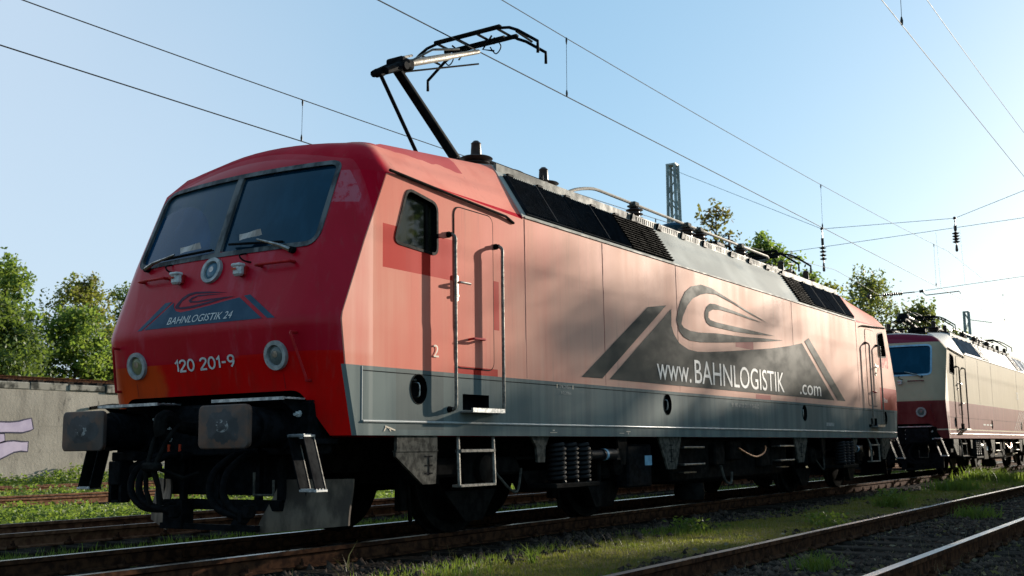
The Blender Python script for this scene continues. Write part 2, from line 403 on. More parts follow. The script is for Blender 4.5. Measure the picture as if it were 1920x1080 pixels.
def concrete_mat():
    m = NT('weathered_concrete'); a = m.noise(.35, 5, .6); s = m.noise(1.2, 5, .65, (1, 1, .12)); f = m.noise(9, 6, .7)
    c = m.mix(m.step(a, .35, .65), (.21, .19, .155), (.295, .27, .225))
    c = m.mix(m.math('MULTIPLY', m.step(s, .50, .70), .7), c, (.15, .135, .11)); dk = m.step(m.noise(2.2, 6, .7, (1, 1, .35)), .60, .66); c = m.mix(m.math('MULTIPLY', dk, .75), c, (.07, .065, .055))
    c = m.mix(m.math('MULTIPLY', m.step(f, .58, .72), .5), c, (.15, .14, .125))
    m.bump(f, .5, .03); return m.fin(c, .9)
M['concrete'] = concrete_mat()
M['coping'] = simple('mossy_coping', (.24, .225, .19), (.045, .045, .038), .95, scale=1.6, bump=.8, lo=.42, hi=.56)
M['graffiti'] = simple('graffiti_violet', (.42, .36, .46), (.34, .29, .39), .7, scale=1.2, bump=0)
M['graffiti_line'] = simple('graffiti_outline', (.035, .035, .065), (.025, .025, .045), .7, scale=3, bump=0)

# ================================================================= locomotive
W = 1.455
# level: z at side, z at front centre, half width, front centre y, corner y
LV = [(.95, .95, W, -8.93, -8.70), (1.20, 1.20, W, -8.975, -8.762), (1.53, 1.53, W, -9.042, -8.842), (1.84, 1.84, W, -9.108, -8.885),
      (1.90, 1.90, W, -9.118, -8.892), (1.96, 1.96, W-.002, -9.108, -8.880), (2.60, 2.60, W-.002, -8.93, -8.610), (3.24, 3.24, W-.003, -8.70, -8.318),
      (3.36, 3.40, W-.085, -8.63, -8.285), (3.52, 3.57, 1.235, -8.50, -8.19), (3.62, 3.68, 1.10, -8.33, -8.06), (3.67, 3.745, .98, -8.08, -7.88), (3.72, 3.80, .80, -7.6, -7.45)]
def sag(z): return .02+.085*min(max((z-1.9)/1.2, 0), 1)
YS = [-8.1, -7.7, -7.3, -6.9, -6.5, -6.101, -6.099, -5, -4, -3, -2, -1, 0]
def side_z(li, y):
    """height of a ring on the flank: cab hood falls towards the front, main roof is level"""
    zs = LV[li][0]; t = min(max((-y-6.1)/2.0, 0), 1); ms = {7: 3.24, 8: 3.385, 9: 3.60, 10: 3.755, 11: 3.85, 12: 3.90}
    if li < 7: return zs
    hood = {7: 3.20+.065*t, 8: 3.34+.02*t, 9: 3.575-.055*t, 10: 3.745-.125*t, 11: 3.83-.16*t, 12: 3.88-.16*t}
    return ms[li] if y > -6.1 else hood[li]
def side_x(li, y):
    if li < 8: return LV[li][2]
    main = {8: 1.364, 9: 1.229, 10: 1.132, 11: 1.07, 12: .85}
    if y > -6.1: return main[li]
    t = min(max((-y-6.1)/2.0, 0), 1); return main[li]*(1-t)+LV[li][2]*t
def quarter(li):
    zs, zc, wd, yf, ys = LV[li]; pts = []
    xc = wd-.30 if li < 8 else wd*.8
    sg = sag(zc)
    for t in (0, .2, .4, .6, .8, 1):
        xx = xc*t; zz = zc+(zs-zc)*t*t*.75
        pts.append((xx, yf+sg*t*t, zz))
    y1 = yf+sg
    for t in (.22, .42, .6, .76, .89, 1):
        a = t*PI/2
        k = .45 if li < 8 else 1.; fx = k*math.sin(a)+(1-k)*t; fy = k*(1-math.cos(a))+(1-k)*t
        pts.append((xc+(wd-xc)*fx, y1+(ys-y1)*fy, zc+(zs-zc)*(.75+.25*t)))
    y0 = pts[-1][1]
    for i, yy in enumerate(YS):
        if yy <= y0+.02: yy = y0+.02+.01*i
        pts.append((side_x(li, yy), yy, side_z(li, yy)))
    return pts
def ring(li):
    q = quarter(li)
    r = q[:]                                                   # front centre -> right mid
    r += [(x, -y, z) for x, y, z in q[:-1]][::-1]              # right mid -> rear centre
    r += [(-x, -y, z) for x, y, z in q[1:]]                    # rear -> left mid
    r += [(-x, y, z) for x, y, z in q[1:-1]][::-1]
    return r
def shell():
    mb = MB(); R = [ring(i) for i in range(len(LV))]; n = len(R[0])
    for i, r in enumerate(R): mb.v += r
    for i in range(len(R)-1):
        for k in range(n):
            mb.f.append((i*n+k, i*n+(k+1) % n, (i+1)*n+(k+1) % n, (i+1)*n+k))
    mb.f.append(tuple(range(n))[::-1]); mb.m = [0]*len(mb.f); mb.sm = [True]*len(mb.f)
    mb.v.append((0, 0, 3.95)); c = len(mb.v)-1; b = (len(R)-1)*n
    for k in range(n): mb.f.append((b+k, b+(k+1) % n, c)); mb.m.append(0); mb.sm.append(True)
    return mb
SIDE_WIN = [(-8.035, 3.17), (-7.575, 3.10), (-7.575, 2.60), (-8.225, 2.635)]
SCREEN_L = [(-1.14, 2.575), (-.035, 2.60), (-.035, 3.345), (-1.125, 3.355)]
SCREEN_R = [(.035, 2.60), (1.14, 2.575), (1.125, 3.355), (.035, 3.345)]
CUT = [(-1.325, .90), (1.325, .90), (1.09, 1.325), (-1.09, 1.325)]
OVALS = (-7.872, -2.70, 2.70, 7.872)
def cutters():
    mb = MB()
    for sy in (1, -1):
        mb.prism(rpoly([(x, z) for x, z in CUT], [.01, .01, .10, .10]), 'y', sy*10, sy*8.52)
        for sc in (SCREEN_L, SCREEN_R):
            mb.prism(rpoly(sc, [.12 if abs(p[0]) > .5 else .02 for p in sc]), 'y', sy*10, sy*8.25)
    for sx in (1, -1):
        for sy in (1, -1):
            mb.prism(rpoly([(sy*-a, b) for a, b in SIDE_WIN], .09), 'x', sx*1.6, sx*1.36)
            a, b = sorted((sy*7.20, sy*6.76)); mb.box((min(sx*1.6, sx*1.30), a, 1.19), (max(sx*1.6, sx*1.30), b, 1.34))
        for oy in OVALS: mb.prism(ellipse(oy, 1.36, .115, .13), 'x', sx*1.6, sx*1.38)
    me = mb.build('cutter', [M['dark']])
    return me
BODY_MESH = {}
def build_body(liv, parent):
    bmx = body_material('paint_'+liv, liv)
    if 'v' not in BODY_MESH:
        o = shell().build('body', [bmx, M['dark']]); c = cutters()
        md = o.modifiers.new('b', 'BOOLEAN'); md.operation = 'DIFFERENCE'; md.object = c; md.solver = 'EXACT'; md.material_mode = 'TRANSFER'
        dg = bpy.context.evaluated_depsgraph_get()
        me = bpy.data.meshes.new_from_object(o.evaluated_get(dg)); me.name = 'body'
        for p in me.polygons: p.use_smooth = True
        me.set_sharp_from_angle(angle=math.radians(30))
        bpy.data.objects.remove(o); bpy.data.objects.remove(c)
        sh = shell(); BODY_MESH['bvh'] = BVHTree.FromPolygons([Vector(p) for p in sh.v], sh.f)
        for p in me.polygons: p.material_index = 1 if BODY_MESH['bvh'].find_nearest(p.center)[3] > .006 else 0  # cut faces coloured near-black in place of the shade inside recesses
        BODY_MESH['v'] = me
    me = BODY_MESH['v'].copy(); me.name = 'body'
    mi = [p.material_index for p in me.polygons]
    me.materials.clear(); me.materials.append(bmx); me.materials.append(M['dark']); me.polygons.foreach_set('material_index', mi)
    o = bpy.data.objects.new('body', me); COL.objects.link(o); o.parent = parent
    return o, bmx
def yfront(x, z):
    h = BODY_MESH['bvh'].ray_cast(Vector((x, -14, z)), Vector((0, 1, 0)))
    return h[0].y if h[0] else -9.0
def fill_polys(polys):
    bm = bmesh.new()
    for p in polys: bm.faces.new([bm.verts.new((a, 0, b)) for a, b in p])
    return bm
def grid_poly(polys, step=.06):
    """fill 2d polygons and cut them on a grid so they can follow a curved face"""
    bm = bmesh.new()
    for poly in polys:
        vs = [bm.verts.new((p[0], 0, p[1])) for p in poly]
        for t in tessellate_polygon([[Vector((a, b, 0)) for a, b in poly]]): bm.faces.new([vs[i] for i in t])
    return cut_grid(bm, step)
def cut_grid(bm, step):
    xs = [v.co.x for v in bm.verts]; zs = [v.co.z for v in bm.verts]
    for ax, lo, hi in ((0, min(xs), max(xs)), (2, min(zs), max(zs))):
        k = math.ceil(lo/step)*step
        while k < hi:
            co = [0, 0, 0]; no = [0, 0, 0]; co[ax] = k; no[ax] = 1
            bmesh.ops.bisect_plane(bm, geom=bm.verts[:]+bm.edges[:]+bm.faces[:], plane_co=co, plane_no=no); k += step
    return bm
def front_decal(name, bm, mat, parent, off=.004, thick=True):
    for v in bm.verts: v.co.y = yfront(v.co.x, v.co.z)-off
    me = bpy.data.meshes.new(name); bmesh.ops.recalc_face_normals(bm, faces=bm.faces[:])
    bm.to_mesh(me); bm.free(); me.materials.append(mat)
    o = bpy.data.objects.new(name, me); COL.objects.link(o); o.parent = parent; return o
def side_decal(name, polys, mat, parent, off=.004):
    bm = bmesh.new()
    for p in polys:
        vs = [bm.verts.new((W+off, a, b)) for a, b in p]
        for t in tessellate_polygon([[Vector((a, b, 0)) for a, b in p]]): bm.faces.new([vs[i] for i in t])
    bmesh.ops.recalc_face_normals(bm, faces=bm.faces[:]); me = bpy.data.meshes.new(name); bm.to_mesh(me); bm.free()
    me.materials.append(mat); o = bpy.data.objects.new(name, me); COL.objects.link(o); o.parent = parent; return o
def text_mesh(txt, width, height, shear=0, bold=0, sx=None):
    """2d text mesh scaled to a box: x 0..width, z 0..height (cap height)"""
    cu = bpy.data.curves.new('t', 'FONT'); cu.body = txt; cu.shear = shear; cu.offset = bold; cu.resolution_u = 4
    o = bpy.data.objects.new('t', cu); COL.objects.link(o)
    dg = bpy.context.evaluated_depsgraph_get(); me = bpy.data.meshes.new_from_object(o.evaluated_get(dg))
    bpy.data.objects.remove(o)
    bm = bmesh.new(); bm.from_mesh(me); bpy.data.meshes.remove(me)
    xs = [v.co.x for v in bm.verts]; ys = [v.co.y for v in bm.verts]
    x0, x1, y0, y1 = min(xs), max(xs), 0, .73 if any(c.isupper() or c.isdigit() for c in txt) else .52
    for v in bm.verts: v.co = Vector(((v.co.x-x0)/(x1-x0)*width, 0, (v.co.y-y0)/(y1-y0)*height))
    return bm
def side_text(name, txt, y0, z0, width, height, mat, parent, bold=0., off=.008, slope=0.):
    bm = text_mesh(txt, width, height, 0, bold)
    for v in bm.verts: v.co = Vector((W+off, y0+v.co.x, z0+v.co.z+slope*v.co.x))
    me = bpy.data.meshes.new(name); bm.to_mesh(me); bm.free(); me.materials.append(mat)
    o = bpy.data.objects.new(name, me); COL.objects.link(o); o.parent = parent; return o
def front_text(name, txt, x0, z0, width, height, mat, parent, shear=0, bold=0., off=.008, slope=0.):
    bm = text_mesh(txt, width, height, shear, bold)
    for v in bm.verts: v.co.x += x0; v.co.z += z0+slope*(v.co.x-x0)
    return front_decal(name, cut_grid(bm, .08), mat, parent, off)
def ring_frame(mb, poly_out, poly_in, P, d0, d1, mi=0):
    """frame between two outlines with equal counts; P(p, depth) -> 3d"""
    n = len(poly_out); b = len(mb.v)
    vs = [P(p, d1) for p in poly_out]+[P(p, d1) for p in poly_in]+[P(p, d0) for p in poly_out]+[P(p, d0) for p in poly_in]
    fs = []
    for k in range(n):
        j = (k+1) % n
        fs += [(k, j, n+j, n+k), (k, 2*n+k, 2*n+j, j), (n+k, n+j, 3*n+j, 3*n+k)]
    mb.add(vs, fs, mi)
def scale_poly(poly, d):
    """push an outline outwards by d"""
    n = len(poly); out = []
    A = sum(poly[i][0]*poly[(i+1) % n][1]-poly[(i+1) % n][0]*poly[i][1] for i in range(n))
    sg = 1 if A > 0 else -1
    for i in range(n):
        a = Vector(poly[i-1]); b = Vector(poly[(i+1) % n]); t = b-a
        if t.length < 1e-6: out.append(poly[i]); continue
        t.normalize(); nn = Vector((t.y, -t.x))*sg
        out.append((poly[i][0]+nn.x*d, poly[i][1]+nn.y*d))
    return out
def insulator(r, h, n_shed, top_r):
    p = [(r*.75, 0)]
    for i in range(n_shed):
        z0 = h*(i/n_shed); z1 = h*((i+.35)/n_shed); z2 = h*((i+.8)/n_shed)
        p += [(r*.62, z0+.002), (r, z1), (r*.95, z1+.012), (r*.62, z2)]
    return p+[(top_r, h), (top_r, h+.02), (top_r*.5, h+.03)]

DIG = {'1': [[(.02, .74), (.24, 1), (.24, 0)]], '2': [[(.03, .74), (.06, .88), (.16, .97), (.30, 1), (.44, .96), (.53, .86), (.54, .72), (.48, .58), (.04, .04), (.04, 0), (.56, 0)]],
 '0': [[(.30 + .27*math.cos(PI/2+2*PI*k/24), .5+.5*math.sin(PI/2+2*PI*k/24)*(1)) for k in range(25)]], '-': [[(.04, .46), (.38, .46)]],
 '9': [[(.53, .68), (.50, .86), (.40, .97), (.29, 1), (.16, .97), (.06, .86), (.04, .72), (.07, .58), (.17, .47), (.29, .45), (.42, .49), (.51, .60), (.53, .72), (.52, .50), (.46, .28), (.34, .08), (.28, 0)]]}
def stroke_polys(txt, x0, z0, height, wdt, gap=.17):
    out = []; x = x0; hw = wdt/2
    for ch in txt:
        if ch == ' ': x += .42*height; continue
        pw = max(p[0] for st in DIG[ch] for p in st)
        for st in DIG[ch]:
            P = [Vector((x+p[0]*height, z0+hw+p[1]*(height-wdt))) for p in st]
            L_, R_ = [], []
            for i, p in enumerate(P):
                a = P[max(0, i-1)]; b = P[min(len(P)-1, i+1)]
                if st[0] == st[-1] and i in (0, len(P)-1): a, b = P[-2], P[1]
                d1 = (p-a).normalized() if (p-a).length > 1e-9 else (b-p).normalized(); d2 = (b-p).normalized() if (b-p).length > 1e-9 else d1
                n_ = Vector((-(d1+d2).y, (d1+d2).x)).normalized(); k = hw/max(.5, n_.dot(Vector((-d1.y, d1.x))))
                L_.append(p+n_*k); R_.append(p-n_*k)
            for i in range(len(P)-1): out.append([tuple(L_[i]), tuple(L_[i+1]), tuple(R_[i+1]), tuple(R_[i])])
        x += (pw+gap)*height
    return out, x-gap*height
def windscreen(root, s, mseal):
    """windscreen halves, frame and wipers; s = -1 front end, +1 rear end"""
    fl = s > 0
    for sc, mt in ((SCREEN_L, M['glass_dusty']), (SCREEN_R, M['glass'])):
        pl = rpoly(sc, [.12 if abs(p[0]) > .5 else .02 for p in sc])
        bm = grid_poly([scale_poly(pl, .004)], .12)
        for v in bm.verts: v.co.y = yfront(v.co.x, v.co.z)+.022
        if fl:
            for v in bm.verts: v.co.y *= -1
        bmesh.ops.recalc_face_normals(bm, faces=bm.faces[:])
        for f in bm.faces: f.smooth = True
        me = bpy.data.meshes.new('windscreen'); bm.to_mesh(me); bm.free(); me.materials.append(mt)
        o = bpy.data.objects.new('windscreen', me); COL.objects.link(o); o.parent = root
    mb = MB(); full = rpoly([SCREEN_L[0], SCREEN_R[1], SCREEN_R[2], SCREEN_L[3]], .12, 6)
    # resample edges so that the frame follows the curved front
    def dense(p):
        out = []
        for i in range(len(p)):
            a = Vector(p[i]); b = Vector(p[(i+1) % len(p)]); k = max(1, int((b-a).length/.12))
            out += [tuple(a.lerp(b, t/k)) for t in range(k)]
        return out
    d = dense(full)
    ring_frame(mb, scale_poly(d, .024), scale_poly(d, -.020), lambda p, h: (p[0], yfront(p[0], p[1])-h, p[1]), -.03, .010)
    zz = np.linspace(2.59, 3.36, 9)
    for sgn in (0,):
        vs = []; fs = []
        for i, z in enumerate(zz):
            y = yfront(0, z)
            vs += [(-.04, y+.02, z), (-.036, y-.008, z), (.036, y-.008, z), (.04, y+.02, z)]
        for i in range(len(zz)-1):
            for k in range(3): fs.append((i*4+k, i*4+k+1, i*4+k+5, i*4+k+4))
        mb.add(vs, fs)
    mb.build('windscreen_frame', mseal, root, flipy=fl)

def front_end(root, s, liv):
    fl = s > 0; red = M['redpaint'] if liv == 'red' else M['maroon']
    def B(mb, name, mat, parent=root): return mb.build(name, mat, parent, flipy=fl)
    # buffer beam; bolts coloured pale so they look lit
    mb = MB(); mb.box((-1.21, -9.0, .80), (1.21, -8.72, 1.225), bev=.01)
    mb.box((-1.21, -8.99, 1.225), (1.21, -8.5, 1.24))
    for sx in (-1, 1): mb.box((sx*.64-.02, -9.03, .82), (sx*.64+.02, -9.0, 1.2))
    beam = B(mb, 'buffer_beam', M['black'])
    bo = MB()
    for sx in (-1, 1):
        for (bx, bz) in ((.47, 1.16), (.47, 1.06), (.47, .95), (1.10, 1.13), (1.12, .93), (.63, 1.13)):
            bo.lathe([(.030, 0), (.030, .022), (.020, .022), (.020, .055)], (sx*bx, -9.001, bz), 'y', 6)
    build_split(bo, 'bolt', M['lampbody'], beam, flipy=fl)
    for sx in (-1, 1):
        mb = MB(); c = (sx*.876, -9.0, 1.02)
        mb.lathe([(.20, 0), (.20, .03), (.165, .03), (.165, .30), (.17, .31), (.17, .34), (.135, .34), (.135, .575)], c, 'y', 20)
        bf = B(mb, 'buffer', M['black'])
        mb = MB(); pl = rrect(sx*.876-.282, sx*.876+.282, .852, 1.195, .05, 5)
        vs = []; n = len(pl)
        for (yy, k) in ((-9.575, -.004), (-9.59, 0), (-9.612, 0), (-9.617, -.008)):
            vs += [(p[0], yy, p[1]) for p in scale_poly(pl, k)]
        fs = [(i*n+k, i*n+(k+1) % n, (i+1)*n+(k+1) % n, (i+1)*n+k) for i in range(3) for k in range(n)]
        ctr = [(sx*.876, -9.632, 1.022), (sx*.876, -9.575, 1.022)]
        vs += ctr; c0 = 4*n
        fs += [(3*n+k, 3*n+(k+1) % n, c0) for k in range(n)]+[((k+1) % n, k, c0+1) for k in range(n)]
        mb.add(vs, fs); B(mb, 'buffer_plate', M['buffer'] if liv == 'red' else M['black'], bf)
        # shunter foot plate above the buffer
        mb = MB(); a, b = sorted((sx*.34, sx*1.16))
        mb.box((a, -9.26, 1.237), (b, -9.235, 1.262)); mb.box((a, -9.236, 1.245), (b, -9.0, 1.257))
        for k in range(4): mb.box((a+.02, -9.22+k*.055, 1.255), (b-.02, -9.20+k*.055, 1.262))
        fp = B(mb, 'foot_plate', M['alu'])
        mb = MB(); mb.prism([(-9.22, 1.235), (-9.0, 1.235), (-9.0, 1.10)], 'x', sx*.60, sx*.63); mb.prism([(-9.22, 1.235), (-9.0, 1.235), (-9.0, 1.10)], 'x', sx*1.08, sx*1.11)
        build_split(mb, 'foot_plate_bracket', M['black'], fp, flipy=fl)
        # corner step: two leaning stringers with treads
        cs = empty('corner_step', parent=root)
        for dx in (0, .165):
            st = MB(); st.prism([(sx*(1.17+dx), .935), (sx*(1.182+dx), .935), (sx*(1.322+dx), .505), (sx*(1.31+dx), .505)], 'y', -9.205, -9.095); B(st, 'step_stringer', M['stringer'], cs)
            st = MB(); st.prism([(sx*(1.168+dx), .935), (sx*(1.186+dx), .935), (sx*(1.326+dx), .505), (sx*(1.308+dx), .505)], 'y', -9.094, -9.085); B(st, 'stringer_lit_edge', M['handrail'], cs)  # added pale strip paints the sunlit rear edge of the stringer
        for (x0, zz) in ((1.165, .935), (1.305, .505)):
            tr = MB(); a, b = sorted((sx*x0, sx*(x0+.185))); tr.box((a, -9.21, zz), (b, -9.075, zz+.022), bev=.004)
            for k in range(3): tr.box((a+.01, -9.20+k*.036, zz+.022), (b-.01, -9.185+k*.036, zz+.028))
            B(tr, 'step_tread', M['alu'], cs)
        st = MB(); a, b = sorted((sx*1.10, sx*1.30)); st.box((a, -9.12, .88), (b, -8.75, .925), bev=.005); B(st, 'step_bracket', M['black'], cs)
        # plough blade over each rail
        mb = MB(); vs = []; fs = []; nz = 7; nx = 5
        for i in range(nz):
            t = i/(nz-1); z = .145+.445*t
            bulge = .14*math.cos(t*PI*.5)**2
            xi = .56+.13*t
            for k in range(nx):
                q = k/(nx-1); xx = xi+(1.245-xi)*q
                vs.append((sx*xx, -8.80+.30*q-bulge*(1-.6*q), z+.06*q*(1-t)))
        for i in range(nz-1):
            for k in range(nx-1): fs.append((i*nx+k, i*nx+k+1, (i+1)*nx+k+1, (i+1)*nx+k))
        nv = len(vs); vs += [(x, y+.02, z) for x, y, z in vs]; fs += [tuple(j+nv for j in f[::-1]) for f in fs]
        for i in range(nz-1):
            for k in (0, nx-1): fs.append((i*nx+k, (i+1)*nx+k, nv+(i+1)*nx+k, nv+i*nx+k))
        for k in range(nx-1):
            for i in (0, nz-1): fs.append((i*nx+k, i*nx+k+1, nv+i*nx+k+1, nv+i*nx+k))
        mb.add(vs, fs, 0, True); B(mb, 'plough_blade', M['plow'] if liv == 'red' else M['black'])
    mb = MB(); mb.box((-.60, -8.98, .165), (.62, -8.95, .215)); mb.box((-.55, -8.86, .33), (.75, -8.80, .42)); mb.box((-.55, -8.99, .17), (-.30, -8.86, .42))
    for xx in (-.5, -.05, .45, .72): mb.box((xx-.03, -8.83, .40), (xx+.03, -8.78, .82))
    mb.prism([(-8.97, .20), (-8.90, .20), (-8.80, .36), (-8.87, .36)], 'x', .28, .40)
    mb.box((-.9, -8.7, .45), (.9, -8.5, .80)); B(mb, 'plough_beam', M['black'])
    # draw hook and screw coupling
    mb = MB(); mb.box((-.06, -9.16, .97), (.06, -9.0, 1.09), bev=.01)
    mb.tube(smooth_path([(0, -9.1, 1.03), (0, -9.30, 1.05), (0, -9.42, 1.13), (0, -9.50, 1.10), (0, -9.49, .99), (0, -9.40, .95)]), [.055]*25+[.04]*5+[.03], 8)
    hk = B(mb, 'draw_hook', M['frame'])
    mb = MB()
    for sx in (-1, 1): mb.tube(smooth_path([(sx*.07, -9.36, 1.06), (sx*.085, -9.48, .95), (sx*.06, -9.55, .80), (sx*.045, -9.57, .74)]), .019, 8)
    mb.box((-.10, -9.62, .68), (.10, -9.53, .75), bev=.02); mb.tube([(0, -9.57, .72), (.02, -9.52, .56), (.03, -9.50, .40)], [.028, .022, .03], 8)
    mb.tube([(-.08, -9.57, .71), (-.09, -9.55, .52), (-.06, -9.52, .40)], .02, 8); mb.tube([(.02, -9.56, .71), (.18, -9.4, .62), (.26, -9.3, .66)], .018, 6)
    B(mb, 'coupling_shackle', M['frame'], hk)
    hoses = [[(-.36, -9.05, .80), (-.42, -9.18, .80), (-.55, -9.30, .67), (-.52, -9.36, .50), (-.34, -9.38, .38), (-.12, -9.38, .36), (.02, -9.38, .37)],
             [(-.22, -9.05, .80), (-.27, -9.2, .80), (-.40, -9.33, .68), (-.37, -9.40, .52), (-.22, -9.42, .40), (.0, -9.42, .36), (.12, -9.42, .35)],
             [(.56, -9.05, .80), (.53, -9.18, .79), (.44, -9.30, .66), (.46, -9.36, .50), (.58, -9.38, .38), (.76, -9.38, .33), (.86, -9.36, .32)],
             [(.70, -9.05, .80), (.67, -9.18, .79), (.60, -9.30, .66), (.62, -9.36, .50), (.72, -9.38, .40), (.86, -9.38, .34), (.92, -9.36, .36)]]
    for hp in hoses:
        pth = smooth_path(hp, 6); h = MB().tube(pth, .031, 10); h.lathe([(.042, -.05), (.042, .05)], pth[0], 'y', 10)
        h.tube([pth[-1]-Vector((.05, 0, 0)), pth[-1]+Vector((.03, 0, -.01))], .045, 8); h.box(pth[-1]-Vector((.03, .05, .055)), pth[-1]+Vector((.03, .03, .05)), bev=.01)
        B(h, 'brake_hose', M['rubber'])
    for xx in (-.375, -.23): B(MB().box((xx-.014, -9.10, .80), (xx+.014, -9.085, .90), bev=.004), 'air_tap', M['orange'])
    mb = MB(); mb.box((-1.02, -9.2, .76), (-.70, -8.98, .84), bev=.01); mb.lathe([(.07, 0), (.08, .05), (.08, .15), (.05, .2)], (-.72, -9.0, .68), 'y', 12)
    mb.box((-.98, -9.26, .55), (-.82, -9.1, .76), bev=.01)
    for xx in (-.97, -.83): mb.box((xx-.018, -9.24, .40), (xx+.018, -9.14, .56))
    mb.box((-.97, -9.24, .395), (-.83, -9.14, .42)); B(mb, 'heating_coupler', M['black'])
    mb = MB(); mb.tube([(.80, -9.2, .66), (.80, -9.2, .48), (1.02, -9.2, .48), (1.02, -9.2, .60)], .012, 6); B(mb, 'lever_bracket', M['bracket'])
    # lamps
    def lamp(x, z, r, lens, tilt):
        y = yfront(x, z); nrm = Vector((0, -math.cos(tilt), -math.sin(tilt)))
        ux = Vector((1, 0, 0)); uz = ux.cross(nrm)*-1; A = (ux, uz, nrm); o = Vector((x, y+.005, z))
        mb = MB().lathe([(r, -.03), (r, .028), (r*.98, .036), (r*.72, .036), (r*.66, .022), (r*.66, .0)], o, A, 32)
        bz = B(mb, 'headlight', M['silver'])
        for t in range(3):
            pass
        B(MB().lathe([(r*.67, .008), (r*.6, .018), (r*.35, .026), (.005, .028)], o, A, 28), 'lens', lens, bz)
        B(MB().lathe([(r*.22, .0285), (r*.08, .0295)], o+uz*.01, A, 16), 'reflector', M['steel'], bz)
        return bz
    lamp(-.881, 1.621, .125, M['lens_yellow'], .17); lamp(.881, 1.621, .125, M['lens'], .17); lamp(0, 2.425, .122, M['lens_blue'], -.25)
    for sx in (-1, 1):
        x = sx*.40; y = yfront(x, 2.39); mb = MB(); mb.box((x-.05, y-.10, 2.335), (x+.05, y-.035, 2.44), bev=.018)
        mb.box((x-.055, y-.112, 2.415), (x+.055, y-.03, 2.445), bev=.01); cl = B(mb, 'clearance_lamp', M['lampbody'])
        B(MB().box((x-.045, y-.036, 2.34), (x+.045, y+.02, 2.43), bev=.01), 'lamp_base', red, cl)
        B(MB().box((x-.044, y-.1165, 2.385), (x+.02, y-.1125, 2.402)), 'lamp_marking', M['orange'], cl)
        # horizontal grab handle
        a, b = .60*sx, .96*sx; mb = MB(); zc = 2.415
        ya, yb = yfront(a, zc), yfront(b, zc)
        mb.tube(smooth_path([(a, ya+.02, zc), (a, ya-.055, zc), (a+.03*sx, ya-.07, zc), (b-.03*sx, yb-.07, zc), (b, yb-.055, zc), (b, yb+.02, zc)], 4), .014, 8)
        B(mb, 'grab_handle', red)
        a = 1.13*sx; mb = MB(); a2 = 1.20*sx
        y1, y2 = yfront(a, 1.79), yfront(a2, 1.40)
        mb.tube(smooth_path([(a, y1+.02, 1.79), (a, y1-.05, 1.79), (a, y1-.06, 1.76), (a2, y2-.06, 1.43), (a2, y2-.05, 1.40), (a2, y2+.02, 1.40)], 4), .012, 8)
        B(mb, 'corner_handle', red)
        # wiper
        mb = MB(); px_, pz = (.92, 2.525) if sx > 0 else (-.96, 2.545)
        tip = (.50, 2.665) if sx > 0 else (-.56, 2.64)
        q = lambda p, d: (p[0], yfront(p[0], p[1])-d, p[1])
        mb.tube([q((px_, pz), -.02), q((px_, pz), .05)], .03, 8)
        am = [q((px_, pz), .045), q(((px_*.7+tip[0]*.3), (pz*.7+tip[1]*.3)+.01), .06), q(tip, .045)]
        wp = B(mb, 'wiper', M['black'])
        B(MB().tube(am, [.022, .016, .009], 6), 'wiper_arm', M['steel'], wp)
        e0, e1 = ((.16, 2.655), (.80, 2.61)) if sx > 0 else ((-.74, 2.61), (-.05, 2.625))
        bl = MB()
        n = 7; P_ = [tuple(np.array(e0)*(1-i/n)+np.array(e1)*i/n) for i in range(n+1)]
        bl.tube([q(p, .035) for p in P_], .012, 6); bl.tube([q(p, .012) for p in P_], .007, 5)
        B(bl, 'wiper_blade', M['black'], wp)
        if liv == 'red':
            k = MB(); x0, z0 = (.30, 2.672) if sx > 0 else (-.46, 2.635)
            y0 = yfront(x0, z0)-.055; vs = []
            for i in range(7): vs += [(x0+i*.045, y0-.012*math.sin(i*.9), z0+.004*i), (x0+.004+i*.045, y0-.004+.01*math.sin(i*.9), z0+.055+.003*i)]
            k.add(vs, [(2*i, 2*i+2, 2*i+3, 2*i+1) for i in range(6)]); tag(B(k, 'paper_slip', M['paper'], wp))
        h0 = (.38, 2.55) if sx > 0 else (-.60, 2.55); h1 = (.46, 2.46) if sx > 0 else (-.45, 2.44)
        B(MB().tube(smooth_path([q(h0, .0), q((h0[0]-.03, h0[1]-.02), .05), q((h0[0]+.02, h0[1]-.07), .04), q(h1, .0)]), .008, 6), 'washer_hose', M['rubber'])

